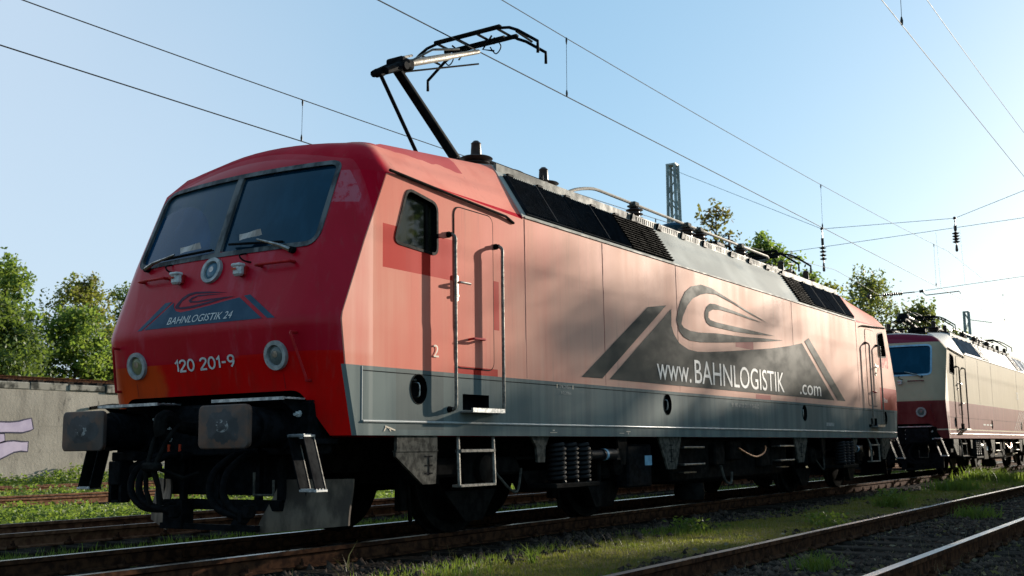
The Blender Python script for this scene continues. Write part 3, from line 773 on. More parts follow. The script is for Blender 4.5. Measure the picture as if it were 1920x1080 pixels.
def side_details(root, liv, bmx):
    red = M['redpaint'] if liv == 'red' else M['maroon']
    roofm = M['roofgrey'] if liv == 'red' else M['roofsilver']
    for sx in (1, -1):
        fx = sx < 0
        for sy in (-1, 1):
            fy = sy > 0
            def B(mb, name, mat, parent=root): return mb.build(name, mat, parent, flipy=fy, flipx=fx)
            # cab side window
            wp = rpoly(SIDE_WIN, .09)
            wi = B(MB().prism(scale_poly(wp, .003), 'x', 1.385, 1.392), 'side_window', M['glass_side'])
            mb = MB(); ring_frame(mb, scale_poly(wp, .004), scale_poly(wp, -.022), lambda p, h: (h, p[0], p[1]), 1.38, W+.004); B(mb, 'window_seal', M['rubber'], wi)
            mb = MB(); mb.prism([(-7.70, 3.10), (-7.66, 3.10), (-7.66, 2.62), (-7.70, 2.62)], 'x', 1.393, 1.405); B(mb, 'window_bar', M['frame'], wi)
            # door
            dp = rrect(-7.32, -6.675, 1.59, 3.12, .08)
            dr = B(MB().prism(dp, 'x', W-.02, W+.005), 'door', bmx)
            mb = MB(); ring_frame(mb, scale_poly(dp, .012), scale_poly(dp, -.001), lambda p, h: (h, p[0], p[1]), W-.02, W+.003); B(mb, 'door_seam', M['dark'], dr)
            mb = MB(); mb.prism(rrect(-7.335, -7.27, 2.21, 2.46, .02), 'x', W+.005, W+.012); lk = B(mb, 'lock_plate', M['steel'], dr)
            mb = MB(); mb.tube([(W+.01, -7.30, 2.385), (W+.06, -7.30, 2.385), (W+.065, -7.27, 2.385), (W+.065, -7.15, 2.385)], .012, 8); mb.lathe([(.014, 0), (.014, .02)], (W+.012, -7.30, 2.26), 'x', 8); B(mb, 'door_handle', M['steel'], dr)
            mb = MB(); mb.tube(smooth_path([(W, -7.10, 1.86), (W+.05, -7.10, 1.865), (W+.06, -7.07, 1.868), (W+.06, -6.92, 1.872), (W+.05, -6.90, 1.872), (W, -6.90, 1.872)], 4), .012, 8); B(mb, 'door_grip', red, dr)
            for yy in (-7.42, -6.625):
                mb = MB(); X = W+.085
                mb.tube(smooth_path([(W-.02, yy, 2.83), (W+.05, yy, 2.825), (X, yy, 2.79), (X, yy, 2.70)], 5)+[Vector((X, yy, 2.2))]+smooth_path([(X, yy, 1.5), (X, yy, 1.25), (X-.01, yy, 1.205), (W+.04, yy, 1.19), (W-.02, yy, 1.19)], 5), .0165, 10)
                h = B(mb, 'handrail', M['handrail'] if (liv == 'red') else M['black'])
                mb = MB()
                for z in (2.83, 1.19): mb.lathe([(.03, 0), (.03, .02), (.022, .02), (.022, .05)], (W, yy, z), 'x', 10)
                B(mb, 'rail_socket', M['frame'], h)
            # step sill below the door
            mb = MB(); mb.box((W-.02, -7.24, 1.165), (W+.135, -6.70, 1.175)); mb.box((W+.13, -7.24, 1.165), (W+.15, -6.70, 1.205))
            for k in range(9): mb.box((W, -7.22+k*.06, 1.175), (W+.13, -7.19+k*.06, 1.182))
            B(mb, 'door_step', M['alu'])
            # rain gutter over the door
            mb = MB(); mb.tube([(W+.015, -8.30, 3.272), (W+.02, -7.35, 3.215), (W+.02, -6.45, 3.17), (W+.005, -6.28, 3.13)], .014, 6); B(mb, 'rain_gutter', M['frame'])
            # oval locker recess with handle (two per flank quarter)
            for oy in (-7.872, -2.70):
                mb = MB(); ring_frame(mb, scale_poly(ellipse(oy, 1.36, .115, .13), .006), ellipse(oy, 1.36, .115, .13), lambda p, h: (h, p[0], p[1]), W-.01, W+.004)
                r = B(mb, 'locker_rim', M['frame'])
                mb = MB(); mb.tube(smooth_path([(1.385, oy+.0, 1.42), (1.43, oy+.02, 1.415), (1.44, oy+.03, 1.39), (1.44, oy+.03, 1.32), (1.43, oy+.02, 1.29), (1.385, oy+.02, 1.285)], 4), .010, 6)
                mb.tube([(1.40, oy-.05, 1.445), (1.41, oy+.02, 1.445)], .010, 6); B(mb, 'locker_handle', M['steel'], r)
            # louvres in the sloping roof flank
            e0 = Vector((W-.003, 0, 3.24)); e1 = Vector((1.132, 0, 3.755)); up = (e1-e0); L = up.length; up.normalize(); nn = Vector((up.z, 0, -up.x))
            def sl(y, t, h): p = e0+up*(t*L)+nn*h; return (p.x, y, p.z)
            dark = M['grille'] if liv == 'red' else M['grille_silver']
            edges = [-6.02, -4.80, -3.57]
            for i in range(2):
                y0, y1 = edges[i]+.015, edges[i+1]-.015; mb = MB(); t0, t1 = .045, .955
                mb.add([sl(y0, t0, .002), sl(y1, t0, .002), sl(y1, t1, .002), sl(y0, t1, .002), sl(y0, t0, .02), sl(y1, t0, .02), sl(y1, t1, .02), sl(y0, t1, .02)],
                       [(4, 5, 6, 7), (0, 1, 5, 4), (1, 2, 6, 5), (2, 3, 7, 6), (3, 0, 4, 7)])
                pn = B(mb, 'vent_panel', dark)
                n = 30; mb = MB(); g = dark if (liv == 'red') else dark
                for k in range(n):
                    a = y0+.02+(y1-y0-.05)*k/(n-1); ww = .012 if k not in (n//2,) else .02
                    mb.add([sl(a, t0+.02, .02), sl(a+ww, t0+.02, .02), sl(a+ww, t1-.02, .02), sl(a, t1-.02, .02), sl(a, t0+.02, .042), sl(a+ww, t0+.02, .038), sl(a+ww, t1-.02, .038), sl(a, t1-.02, .042)],
                           [(4, 5, 6, 7), (0, 1, 5, 4), (2, 3, 7, 6), (1, 2, 6, 5), (3, 0, 4, 7)])
                rb = B(mb, 'vent_rib', dark, pn); rb['kind'] = 'stuff'
            if sy < 0 or liv != 'red' or True:
                y0, y1 = -3.555, -2.33; mb = MB()
                if sy > 0: y0, y1 = -3.555, -2.75
                t0, t1 = .045, .955
                mb.add([sl(y0, t0, .002), sl(y1, t0, .002), sl(y1, t1, .002), sl(y0, t1, .002)], [(0, 1, 2, 3)])
                pn = B(mb, 'louvre_panel', M['dark'])
                for c in range(4):
                    a0 = y0+(y1-y0)*c/4+.012; a1 = y0+(y1-y0)*(c+1)/4-.012; mb = MB()
                    for k in range(13):
                        t = t0+.01+(t1-t0-.03)*k/12
                        mb.add([sl(a0, t, .003), sl(a1, t, .003), sl(a1, t+.035, .003), sl(a0, t+.035, .003), sl(a0, t-.008, .034), sl(a1, t-.008, .034), sl(a1, t+.004, .036), sl(a0, t+.004, .036)],
                               [(4, 5, 6, 7), (3, 2, 6, 7), (0, 1, 5, 4), (0, 4, 7, 3), (1, 2, 6, 5)])
                    ls_ = B(mb, 'louvre_slat', M['frame'] if (liv == 'red') else M['roofsilver'], pn); ls_['kind'] = 'stuff'
            # thin bead below the louvres
            mb = MB(); mb.box((W-.01, -6.06, 3.222), (W+.008, 0, 3.238)); B(mb, 'cantrail_bead', roofm)
            # raised strip along the roof edge, with fixing clips
            mb = MB(); mb.box((1.085, -6.08, 3.74), (1.118, -3.0, 3.862)); st = B(mb, 'roof_edge_strip', roofm)
            mb = MB()
            for k in range(7): mb.box((1.115, -5.9+k*.62, 3.755), (1.15, -5.78+k*.62, 3.785), bev=.006)
            build_split(mb, 'strip_clip', M['black'], st, flipy=fy, flipx=fx)
            mb = MB(); mb.box((1.06, -3.0, 3.842), (1.125, 0, 3.858)); 
            for k in range(50): mb.box((1.112, -2.98+k*.06, 3.775), (1.122, -2.945+k*.06, 3.842))
            mb.box((1.108, -3.0, 3.765), (1.124, 0, 3.777)); gr = B(mb, 'roof_grating', roofm)
            mb = MB()
            for k in range(4): mb.prism([(-2.95+k*.78, 3.76), (-2.80+k*.78, 3.76), (-2.83+k*.78, 3.84), (-2.90+k*.78, 3.86)], 'x', 1.10, 1.15)
            build_split(mb, 'grating_bracket', M['black'], gr, flipy=fy, flipx=fx)
            # longitudinal rib and seam line low on the flank
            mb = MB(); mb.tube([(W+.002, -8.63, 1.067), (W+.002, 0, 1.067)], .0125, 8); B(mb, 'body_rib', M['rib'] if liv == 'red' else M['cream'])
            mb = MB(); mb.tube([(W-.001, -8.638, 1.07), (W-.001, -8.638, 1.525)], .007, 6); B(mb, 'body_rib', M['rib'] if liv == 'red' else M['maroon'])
            mb = MB(); mb.box((W-.01, -8.64, 1.486), (W+.002, 0, 1.493)); B(mb, 'seam_line', M['dark'])
            # brackets, ladder and treads below the sill
            mb = MB(); mb.box((1.40, -8.15, .82), (1.435, -7.57, .948)); mb.prism([(-8.16, .815), (-7.565, .815), (-7.59, .52), (-7.78, .52), (-8.16, .77)], 'x', 1.402, 1.43)
            mb.box((1.39, -8.16, .81), (1.438, -7.56, .822)); br = B(mb, 'sill_bracket', M['bracket'])
            mb = MB(); mb.box((1.431, -7.70, .60), (1.434, -7.685, .77))
            for z in (.76, .68, .61): mb.box((1.431, -7.75, z), (1.434, -7.64, z+.012))
            B(mb, 'bracket_slot', M['dark'], br)
            mb = MB()
            for yy in (-7.255, -6.67): mb.tube([(1.40, yy+.05, .95), (1.44, yy, .80), (1.45, yy, .485)], .018, 6)
            lm_ = M['handrail'] if liv == 'red' else M['bracket']
            la = empty('ladder', parent=root); build_split(mb, 'ladder_upright', lm_, la, flipy=fy, flipx=fx)
            mb = MB(); mb.box((1.40, -7.25, .795), (1.47, -6.67, .825), bev=.004); mb.box((1.36, -7.25, .475), (1.47, -6.67, .50), bev=.004)
            build_split(mb, 'ladder_tread', lm_, la, flipy=fy, flipx=fx)
            mb = MB(); mb.prism([(-5.93, .95), (-5.56, .95), (-5.64, .84), (-5.66, .68), (-5.80, .68), (-5.82, .84)], 'x', 1.38, 1.41); B(mb, 'sill_bracket', M['bracket'])
            mb = MB(); mb.prism([(-2.92, .95), (-2.22, .95), (-2.40, .54), (-2.66, .54)], 'x', 1.39, 1.415); br = B(mb, 'sill_bracket', M['bracket'])
            mb = MB(); mb.box((1.416, -2.56, .62), (1.419, -2.545, .86))
            for z in (.84, .78, .70, .63): mb.box((1.416, -2.61, z), (1.419, -2.495, z+.01))
            B(mb, 'bracket_slot', M['dark'], br)
            mb = MB(); mb.box((1.25, -2.17, .55), (1.28, -1.50, .93)); 
            fs_ = B(mb, 'flank_step', M['frame'])
            mb = MB()
            for z in (.80, .575): mb.box((1.28, -2.17, z), (1.43, -1.50, z+.025), bev=.005)
            mb.box((1.28, -2.05, .475), (1.36, -1.65, .49)); build_split(mb, 'step_tread', M['steel'], fs_, flipy=fy, flipx=fx)
            mb = MB(); mb.prism([(-3.98, .95), (-3.72, .95), (-3.78, .62), (-3.90, .62)], 'x', 1.36, 1.39); B(mb, 'sill_bracket', M['frame'])
    for yy in (-6.06, -4.35, -2.30, 2.30, 6.06): MB().box((W-.01, yy-.003, 1.54), (W+.0012, yy+.003, 3.21)).build('panel_seam', M['redseam'] if liv == 'red' else M['creamseam'], root)
    # under floor: transformer tank and loose equipment
    mb = MB(); mb.box((-1.22, -2.15, .36), (1.22, 2.15, .93), bev=.03); mb.box((-1.1, -1.9, .32), (1.1, 1.9, .36), bev=.02); mb.lathe([(.20, -.05), (.22, .05), (.20, .18)], (1.0, -1.1, .14), 'z', 16); mb.box((.4, -8.5, .62), (-.4, 8.5, .94))
    tank = mb.build('transformer_tank', M['frame'], root)
    mb = MB()
    for (a, b, c, d) in ((-.9, -.55, .55, .85), (-.3, .1, .62, .9), (.35, .5, .7, .86), (.9, 1.3, .5, .8), (1.35, 1.42, .5, .72)): mb.box((1.22, a, c), (1.33, b, d), bev=.02)
    build_split(mb, 'equipment_box', M['frame'], tank)
    MB().tube(smooth_path([(1.34, -.05, .79), (1.37, .25, .70), (1.37, .6, .66), (1.36, .95, .72), (1.33, 1.1, .82)]), .016, 6).build('cable', M['copper'], tank)
    MB().tube(smooth_path([(1.36, -.8, .55), (1.38, -.7, .34), (1.38, -.5, .30), (1.36, -.4, .45)]), .02, 6).build('cable', M['bracket'], tank)
    MB().box((1.331, -3.15, .60), (1.336, -2.96, .72)).build('data_sticker', M['sticker'], tank)
    mb = MB(); mb.box((1.15, -3.6, .34), (1.33, -2.95, .86), bev=.02); mb.build('relay_box', M['black'], tank)

COIL = {}
def bogie(root, yc, liv):
    # frame is the part, wheels, springs, dampers are its pieces
    mb = MB()
    for sx in (1, -1):
        a, b = sorted((sx*.98, sx*1.16))
        mb.box((a, yc-2.15, .56), (b, yc+2.15, .74), bev=.03)
        mb.prism([(yc-.75, .74), (yc+.75, .74), (yc+.45, .36), (yc-.45, .36)], 'x', a, b)
        for yy in (yc-1.4, yc+1.4):
            mb.box((a, yy-.26, .46), (b+.03*sx if sx > 0 else b, yy+.26, .80), bev=.04)
            mb.prism([(yy-.45, .42), (yy+.45, .42), (yy+.20, .12), (yy-.10, .12)], 'x', sx*1.0, sx*1.05)
        mb.box((min(sx*1.1, sx*1.5), yc-.48, .40), (max(sx*1.1, sx*1.5), yc+.48, .455), bev=.01)
    mb.box((-1.1, yc-.3, .45), (1.1, yc+.3, .72)); mb.box((-1.1, yc-2.15, .5), (1.1, yc-2.0, .7)); mb.box((-1.1, yc+2.0, .5), (1.1, yc+2.15, .7))
    bg_ = mb.build('bogie', M['frame'], root)
    for sx in (1, -1):
        for dy in (-1.4, 1.4):
            wm = MB(); c = (sx*.70, yc+dy, .625)
            pr = [(.12, -.06), (.12, .13), (.16, .13), (.20, .07), (.50, .05), (.54, .12), (.625, .12), (.632, .03), (.655, .01), (.655, -.02), (.54, -.02), (.50, 0), (.2, 0)]
            A = (Vector((0, 1, 0)), Vector((0, 0, 1)), Vector((sx, 0, 0)))
            wm.lathe(pr, c, A, 36); wm.build('wheel', M['frame'], bg_)
            ab = MB().lathe([(.15, 0), (.16, .05), (.14, .10), (.05, .12)], (sx*1.15, yc+dy, .63), A, 16); ab.build('axle_box', M['frame'], bg_)
            sb = MB(); sb.tube([(sx*.80, yc+dy-.70, .56), (sx*.80, yc+dy-.66, .12)], .02, 6); sb.box((sx*.75-.04, yc+dy-.80, .25), (sx*.75+.04, yc+dy-.66, .6), bev=.01); sb.build('sand_pipe', M['frame'], bg_)
        for dy in (-.27, 0, .27):
            pts = []; n = 8*14
            for k in range(n+1):
                t = k/n; a = 2*PI*8*t
                pts.append((sx*1.38+.085*math.cos(a), yc+dy+.085*math.sin(a), .465+.40*t))
            key = (sx, dy)
            c = MB().tube(pts, .022, 7).build('coil_spring', M['spring'], bg_)
        mb = MB(); mb.tube([(sx*1.34, yc+.50, .745), (sx*1.34, yc+.80, .745)], .055, 14); mb.tube([(sx*1.34, yc+.80, .745), (sx*1.34, yc+1.10, .745)], .068, 14)
        mb.box((sx*1.34-.05, yc+.44, .69), (sx*1.34+.05, yc+.50, .80)); mb.box((sx*1.34-.05, yc+1.10, .68), (sx*1.34+.05, yc+1.19, .81))
        d = mb.build('damper', M['spring'], bg_)
        MB().tube([(sx*1.34, yc+.84, .745), (sx*1.34, yc+.89, .745)], .0695, 14).build('damper_band', M['sticker'], d)
        mb = MB(); mb.tube(smooth_path([(sx*1.2, yc-1.2, .6), (sx*1.25, yc-1.0, .42), (sx*1.25, yc-.85, .40), (sx*1.2, yc-.7, .62)]), .014, 6); mb.build('earth_cable', M['bracket'], bg_)
        mb = MB(); mb.tube([(sx*1.22, yc+.95, .68), (sx*1.22, yc+.95, .40)], .03, 8); mb.prism([(yc+.70, .42), (yc+1.15, .42), (yc+1.0, .14), (yc+.9, .14)], 'x', sx*1.1, sx*1.2); mb.build('brake_hanger', M['frame'], bg_)
    return bg_

def pantograph(root, yc, dirn, raised):
    """single arm pantograph; dirn = -1 knee points to -y"""
    T = lambda x, y, z: (x, yc+dirn*-1*y if False else yc+y*(-dirn), z)
    mb = MB()
    for sx in (-1, 1):
        mb.tube([T(sx*.6, -.85, 4.08), T(sx*.6, .75, 4.08)], .035, 6)
    mb.tube([T(-.6, -.8, 4.08), T(.6, -.8, 4.08)], .03, 6); mb.tube([T(-.6, .7, 4.08), T(.6, .7, 4.08)], .03, 6)
    mb.tube([T(-.25, -.1, 4.08), T(.25, -.1, 4.08)], .06, 10)
    base = mb.build('pantograph', M['black'], root)
    # corner insulators stand on the roof
    for sx in (-1, 1):
        for yy in (-.8, .66):
            mb = MB(); mb.lathe([(.10, 0)]+[(r_, h_) for r_, h_ in ((.11, .03), (.175, .07), (.17, .08), (.10, .09), (.16, .13), (.155, .14), (.10, .15), (.19, .19), (.18, .2), (.07, .21))], T(sx*.62, yy, 3.87), 'z', 20)
            mb.lathe([(.065, .2), (.055, .36), (.06, .37), (.03, .40)], T(sx*.62, yy, 3.87), 'z', 10)
            mb.build('base_insulator', M['insul'], base)
    if raised:
        piv, knee = (-.08, 4.08), (-1.47, 5.06)
        head = (.16, 5.75)
        y1, y2 = -.08, .30; zh = 5.79
    else:
        piv, knee = (-.08, 4.12), (-1.62, 4.32); head = (.30, 4.36); y1, y2 = .12, .46; zh = 4.40
    mb = MB(); mb.tube([T(0, piv[0], piv[1]), T(0, knee[0], knee[1])], [.065, .055], 12)
    mb.tube([T(-.16, knee[0], knee[1]), T(.16, knee[0], knee[1])], .045, 10); mb.build('lower_arm', M['black'], base)
    mb = MB(); kx = (knee[0]-.28, knee[1]-.13)
    mb.tube([T(0, -1.0, 4.06), T(0, kx[0], kx[1])], .022, 8); mb.lathe([(.05, -.05), (.05, .05)], T(0, kx[0], kx[1]), 'x', 10)
    mb.build('guide_rod', M['black'], base)
    mb = MB(); A = Vector(T(0, kx[0], kx[1])); Bk = Vector(T(0, knee[0]+.08, knee[1]+.06))
    for sx in (-.09, .09): mb.tube([A+Vector((sx, 0, 0)), Bk+Vector((sx, 0, 0))], [.04, .06], 8)
    mb.box(Bk-Vector((.12, .12, .05)), Bk+Vector((.12, .12, .06)), bev=.02); mb.build('knee_joint', M['black'], base)
    mb = MB(); k0 = Vector(T(0, knee[0]+.12, knee[1]+.08)); h0 = Vector(T(0, head[0], head[1]))
    mb.tube([k0, k0.lerp(h0, .6), k0.lerp(h0, .61), h0], [.045, .042, .034, .030], 12)
    ua = mb.build('upper_arm', M['handrail'], base)
    MB().tube([k0+Vector((.0, 0, -.09)), h0+Vector((0, 0, -.16))], .012, 6).build('stay_rod', M['black'], ua)
    mb = MB(); mb.tube([k0+Vector((-.06, 0, 0)), k0.lerp(h0, .18)+Vector((-.22, 0, .10)), k0.lerp(h0, .45)+Vector((-.40, 0, .12))], .016, 6); mb.tube([k0+Vector((.06, 0, 0)), k0.lerp(h0, .18)+Vector((.22, 0, .10)), k0.lerp(h0, .45)+Vector((.3, 0, .05))], .014, 6); mb.build('head_brace', M['handrail'], ua)
    for yy, hw in ((y1, 1.02), (y2, .90)):
        mb = MB(); dz = .035
        pts = [(-hw, -.34), (-hw, -.20), (-hw+.28, 0.0), (-hw+.40, .06), (-.45, .09), (.45, .09), (hw-.40, .06), (hw-.28, 0.0), (hw, -.20), (hw, -.34)]
        P_ = [T(p[0], yy, zh+p[1]) for p in pts]
        mb.tube(P_, .019, 8); s_ = mb.build('collector_bow', M['black'], base)
        mb = MB(); a_, b_ = sorted((T(0, yy-.03, 0)[1], T(0, yy+.03, 0)[1])); mb.box((-.5, a_, zh+.085), (.5, b_, zh+.125), bev=.01); mb.build('carbon_strip', M['frame'], s_)
    mb = MB()
    for sx in (-.45, -.15, .15, .45): mb.tube([T(sx, y1, zh+.08), T(sx, y2, zh+.08)], .016, 6)
    mb.tube([T(-.45, y1+.15, zh+.02), T(.45, y1+.15, zh+.02)], .026, 8)
    for sx in (-.72, .72): mb.tube([T(sx, y1, zh-.01), T(sx*.98, y2, zh-.02)], .014, 6)
    for sx in (-.3, .3): mb.tube([T(sx, y1+.1, zh+.06), T(sx*.5, y1+.12, zh-.08), T(sx*.9, y1+.2, zh-.10)], .012, 6)
    for sx in (-.42, .3): mb.tube(smooth_path([T(sx, y1+.15, zh+.05), T(sx+.10, y1+.15, zh-.08), T(sx+.02, y1+.16, zh-.16), T(sx-.06, y1+.15, zh-.06)]), .008, 5)
    mb.build('head_frame', M['black'], base)
    return base

def roof_kit(root, liv):
    mb = MB()
    pts = [(.62, -3.9, 3.98), (.62, -3.5, 4.14), (.62, -3.05, 4.24), (.62, -2.75, 4.255)]
    mb.tube(smooth_path(pts)+[Vector((.62, 0, 4.25)), Vector((.62, 3.55, 4.25))]+smooth_path([(.62, 3.62, 4.24), (.55, 3.66, 4.2), (.30, 3.2, 4.12), (.1, 2.6, 4.05)])[1:], .022, 8)
    bus = mb.build('roof_busbar', M['handrail'] if liv == 'red' else M['handrail'], root)
    for yy in (-1.80, .02, .50, 2.25):
        mb = MB(); mb.lathe(insulator(.125, .30, 5, .06), (.62, yy, 3.90), 'z', 18); ins = mb.build('post_insulator', M['insul'], root)
        mb = MB(); mb.box((.57, yy-.07, 4.215), (.67, yy+.07, 4.285), bev=.012); mb.box((.55, yy-.1, 4.2), (.69, yy+.02, 4.23), bev=.01); mb.build('busbar_clamp', M['bracket'], ins)
    mb = MB()
    for k in range(8):
        a = k/7; mb.tube([(.2, -.32+.64*a, 4.36+.045*math.sin(a*PI)), (.2, -.30+.64*a, 4.36+.045*math.sin(a*PI))], .01, 4)
    mb = MB(); mb.lathe([(.02, 0), (.03, .26), (.20, .27), (.25, .30), (.24, .335), (.12, .37), (.02, .375)], (.25, .42, 4.02), 'z', 24); mb.lathe([(.08, -.12), (.06, .02)], (.25, .42, 4.02), 'z', 12); mb.build('roof_antenna', M['logo_front'], root)
    mb = MB(); mb.box((.15, .9, 3.9), (.65, 1.55, 4.13), bev=.03); mb.box((.2, 1.25, 4.1), (.6, 1.6, 4.2), bev=.02)
    for k in range(6): mb.lathe([(.07, 0), (.07, .03)], (.4, .95+k*.08, 4.13), 'y', 10)
    mb.build('circuit_breaker', M['black'], root)
    mb = MB(); mb.tube([(.45, 1.5, 4.1), (.5, 1.75, 4.22), (.55, 1.95, 4.2), (.58, 2.05, 4.1)], .015, 6); mb.tube([(.5, 2.05, 4.0), (.5, 2.05, 4.42)], .02, 6); mb.tube([(.5, 1.85, 4.33), (.5, 2.2, 4.35)], .014, 6); mb.build('earthing_switch', M['black'], root)
    mb = MB(); mb.tube(smooth_path([(.95, -5.55, 3.86), (.95, -5.5, 3.93), (.95, -5.3, 3.94), (.95, -5.2, 3.9)]), .016, 6); mb.build('roof_hook', M['frame'], root)
    mb = MB(); mb.box((.93, -4.95, 3.86), (1.03, -4.85, 3.92), bev=.01); mb.tube([(.98, -4.9, 3.9), (.98, -4.9, 3.99)], .012, 6); mb.tube([(.98, -4.95, 3.95), (.98, -4.78, 3.95)], .012, 6); mb.build('roof_valve', M['black'], root)

LOGO = dict(
 side_left_bar=[(-4.924, 1.608), (-3.193, 2.568), (-2.64, 2.647), (-4.438, 1.614)],
 side_main=[(-4.264, 1.612), (-2.49, 2.615), (-2.508, 2.396), (-2.434, 2.285), (-2.276, 2.179), (-1.997, 2.116), (-1.705, 2.104), (-1.337, 2.124), (-0.688, 2.177), (0.009, 2.239), (1.159, 2.345), (2.006, 2.442), (2.738, 2.545), (4.39, 1.622)],
 side_right_bar=[(2.885, 2.587), (3.114, 2.66), (5.082, 1.626), (4.584, 1.624)],
 side_outer=[(1.131, 2.739), (0.228, 2.864), (-0.602, 2.978), (-1.12, 3.05), (-1.495, 3.056), (-1.802, 2.995), (-2.016, 2.898), (-2.171, 2.76), (-2.286, 2.605), (-2.335, 2.482), (-2.262, 2.346), (-2.127, 2.273), (-1.928, 2.241), (-1.571, 2.243), (-1.005, 2.28), (0.024, 2.361), (0.933, 2.436), (1.802, 2.521), (0.783, 2.48), (0.033, 2.442), (-0.991, 2.413), (-1.62, 2.374), (-1.916, 2.374), (-2.116, 2.401), (-2.187, 2.443), (-2.132, 2.548), (-1.974, 2.708), (-1.788, 2.825), (-1.508, 2.912), (-1.256, 2.958), (-0.934, 2.976), (-0.265, 2.905), (0.45, 2.81)],
 side_inner=[(0.854, 2.729), (0.437, 2.755), (-0.279, 2.801), (-0.753, 2.819), (-1.013, 2.831), (-1.174, 2.822), (-1.306, 2.763), (-1.376, 2.681), (-1.384, 2.605), (-1.328, 2.535), (-1.206, 2.501), (-0.983, 2.497), (-0.314, 2.494), (0.407, 2.512), (1.39, 2.561), (0.794, 2.565), (0.048, 2.569), (-0.646, 2.57), (-0.975, 2.572), (-1.198, 2.585), (-1.27, 2.616), (-1.25, 2.693), (-1.086, 2.747), (-0.824, 2.766), (-0.284, 2.76), (0.434, 2.733)],
 front_left_bar=[(-0.844, 1.932), (-0.546, 2.178), (-0.447, 2.179), (-0.778, 1.935)],
 front_main=[(-0.748, 1.938), (-0.422, 2.173), (-0.408, 2.13), (-0.366, 2.088), (-0.295, 2.069), (-0.171, 2.078), (0.071, 2.103), (0.271, 2.129), (0.428, 2.146), (0.757, 1.935)],
 front_right_bar=[(0.475, 2.157), (0.549, 2.162), (0.904, 1.93), (0.818, 1.932)],
 front_outer=[(0.265, 2.204), (0.028, 2.235), (-0.155, 2.249), (-0.252, 2.239), (-0.323, 2.207), (-0.372, 2.159), (-0.393, 2.129), (-0.372, 2.108), (-0.286, 2.097), (-0.141, 2.098), (0.065, 2.122), (0.214, 2.147), (0.372, 2.164), (0.192, 2.161), (0.024, 2.138), (-0.184, 2.118), (-0.312, 2.118), (-0.341, 2.124), (-0.312, 2.173), (-0.235, 2.215), (-0.149, 2.229), (0.033, 2.219)],
 front_inner=[(0.216, 2.195), (0.037, 2.209), (-0.108, 2.216), (-0.193, 2.199), (-0.224, 2.172), (-0.195, 2.15), (-0.084, 2.144), (0.055, 2.15), (0.329, 2.165), (0.033, 2.166), (-0.107, 2.158), (-0.181, 2.165), (-0.178, 2.181), (-0.121, 2.201), (0.04, 2.2)])
def markings_red(root):
    for k in ('side_left_bar', 'side_main', 'side_right_bar', 'side_outer', 'side_inner'):
        side_decal('logo_shape', [LOGO[k]], M['logo'], root)
    side_text('lettering', 'www.', -2.99, 1.672, 1.05, .225, M['white'], root)
    side_text('lettering', 'BAHNLOGISTIK', -1.82, 1.672, 3.55, .335, M['white'], root)
    side_text('lettering', '.com', 2.50, 1.672, 1.13, .19, M['white'], root)
    side_text('lettering', '2', -7.665, 1.66, .085, .12, M['cream'], root)
    side_text('lettering', '91 80 6120 201-9 D-BLC', -.55, 1.385, 1.09, .062, M['palegrey'], root)
    side_text('lettering', 'Rosi', 7.80, 1.68, .28, .10, M['white'], root)
    side_text('lettering', '19,20m', -5.41, 1.465, .24, .034, M['palegrey'], root); side_text('lettering', '10,20m', -5.38, 1.40, .21, .034, M['palegrey'], root)
    side_decal('stencil_mark', [[(-5.47, 1.462), (-5.455, 1.462), (-5.455, 1.505), (-5.47, 1.505)], [(-5.13, 1.462), (-5.115, 1.462), (-5.115, 1.505), (-5.13, 1.505)],
        [(-8.36, .985), (-8.345, .985), (-8.315, 1.02), (-8.335, 1.02)], [(-8.335, 1.035), (-8.20, 1.0), (-8.205, .988), (-8.34, 1.02)], [(-8.27, .985), (-8.255, .985), (-8.275, 1.01), (-8.29, 1.01)],
        [(-5.62, .985), (-5.48, .985), (-5.48, .992), (-5.62, .992)], [(-5.57, 1.005), (-5.53, 1.005), (-5.53, 1.02), (-5.57, 1.02)], [(-4.05, .985), (-3.93, .985), (-3.93, .992), (-4.05, .992)],
        [(-3.87, 1.005), (-3.77, 1.005), (-3.77, 1.015), (-3.87, 1.015)], [(-3.83, .975), (-3.815, .975), (-3.815, 1.0), (-3.83, 1.0)]], M['cream'], root)
    side_decal('stencil_mark', [[(3.85, 1.155), (4.3, 1.155), (4.3, 1.215), (3.85, 1.215)]], M['palegrey'], root)
    for xx in (-.93, .93): front_decal('panel_seam', fill_polys([[(xx, 1.34), (xx+.005, 1.34), (xx-.02+.005, 1.925), (xx-.02, 1.925)]]), M['noseseam'], root, .002)
    for k in ('front_left_bar', 'front_main', 'front_right_bar'): front_decal('logo_shape', grid_poly([LOGO[k]]), M['logo_front'], root)
    for k in ('front_outer', 'front_inner'): front_decal('logo_shape', grid_poly([LOGO[k]]), M['logo_dark'], root)
    front_text('lettering', 'BAHNLOGISTIK 24', -.435, 1.965, .83, .068, M['white'], root, .25)
    pl, xe = stroke_polys('120 201-9', 0, 0, .125, .0185); k = .745/xe
    for st in pl: pass
    front_decal('lettering', cut_grid(fill_polys([[(-.362+p[0]*k, 1.532+p[1]*.90+.018*(p[0]*k)) for p in st] for st in pl]), .1), M['white'], root, .007)
def markings_cream(root):
    side_text('lettering', 'DB', 2.1, 2.25, .36, .26, M['palegrey'], root)
    side_decal('stencil_mark', [[(-4.1+k*.5, 1.32), (-3.75+k*.5, 1.32), (-3.75+k*.5, 1.36), (-4.1+k*.5, 1.36)] for k in range(3)], M['palegrey'], root)
    side_decal('stencil_mark', [[(1.2+k*.35, 1.2), (1.25+k*.35, 1.2), (2.6+k*.35, 1.85), (2.56+k*.35, 1.85)] for k in range(4)], M['palegrey'], root)

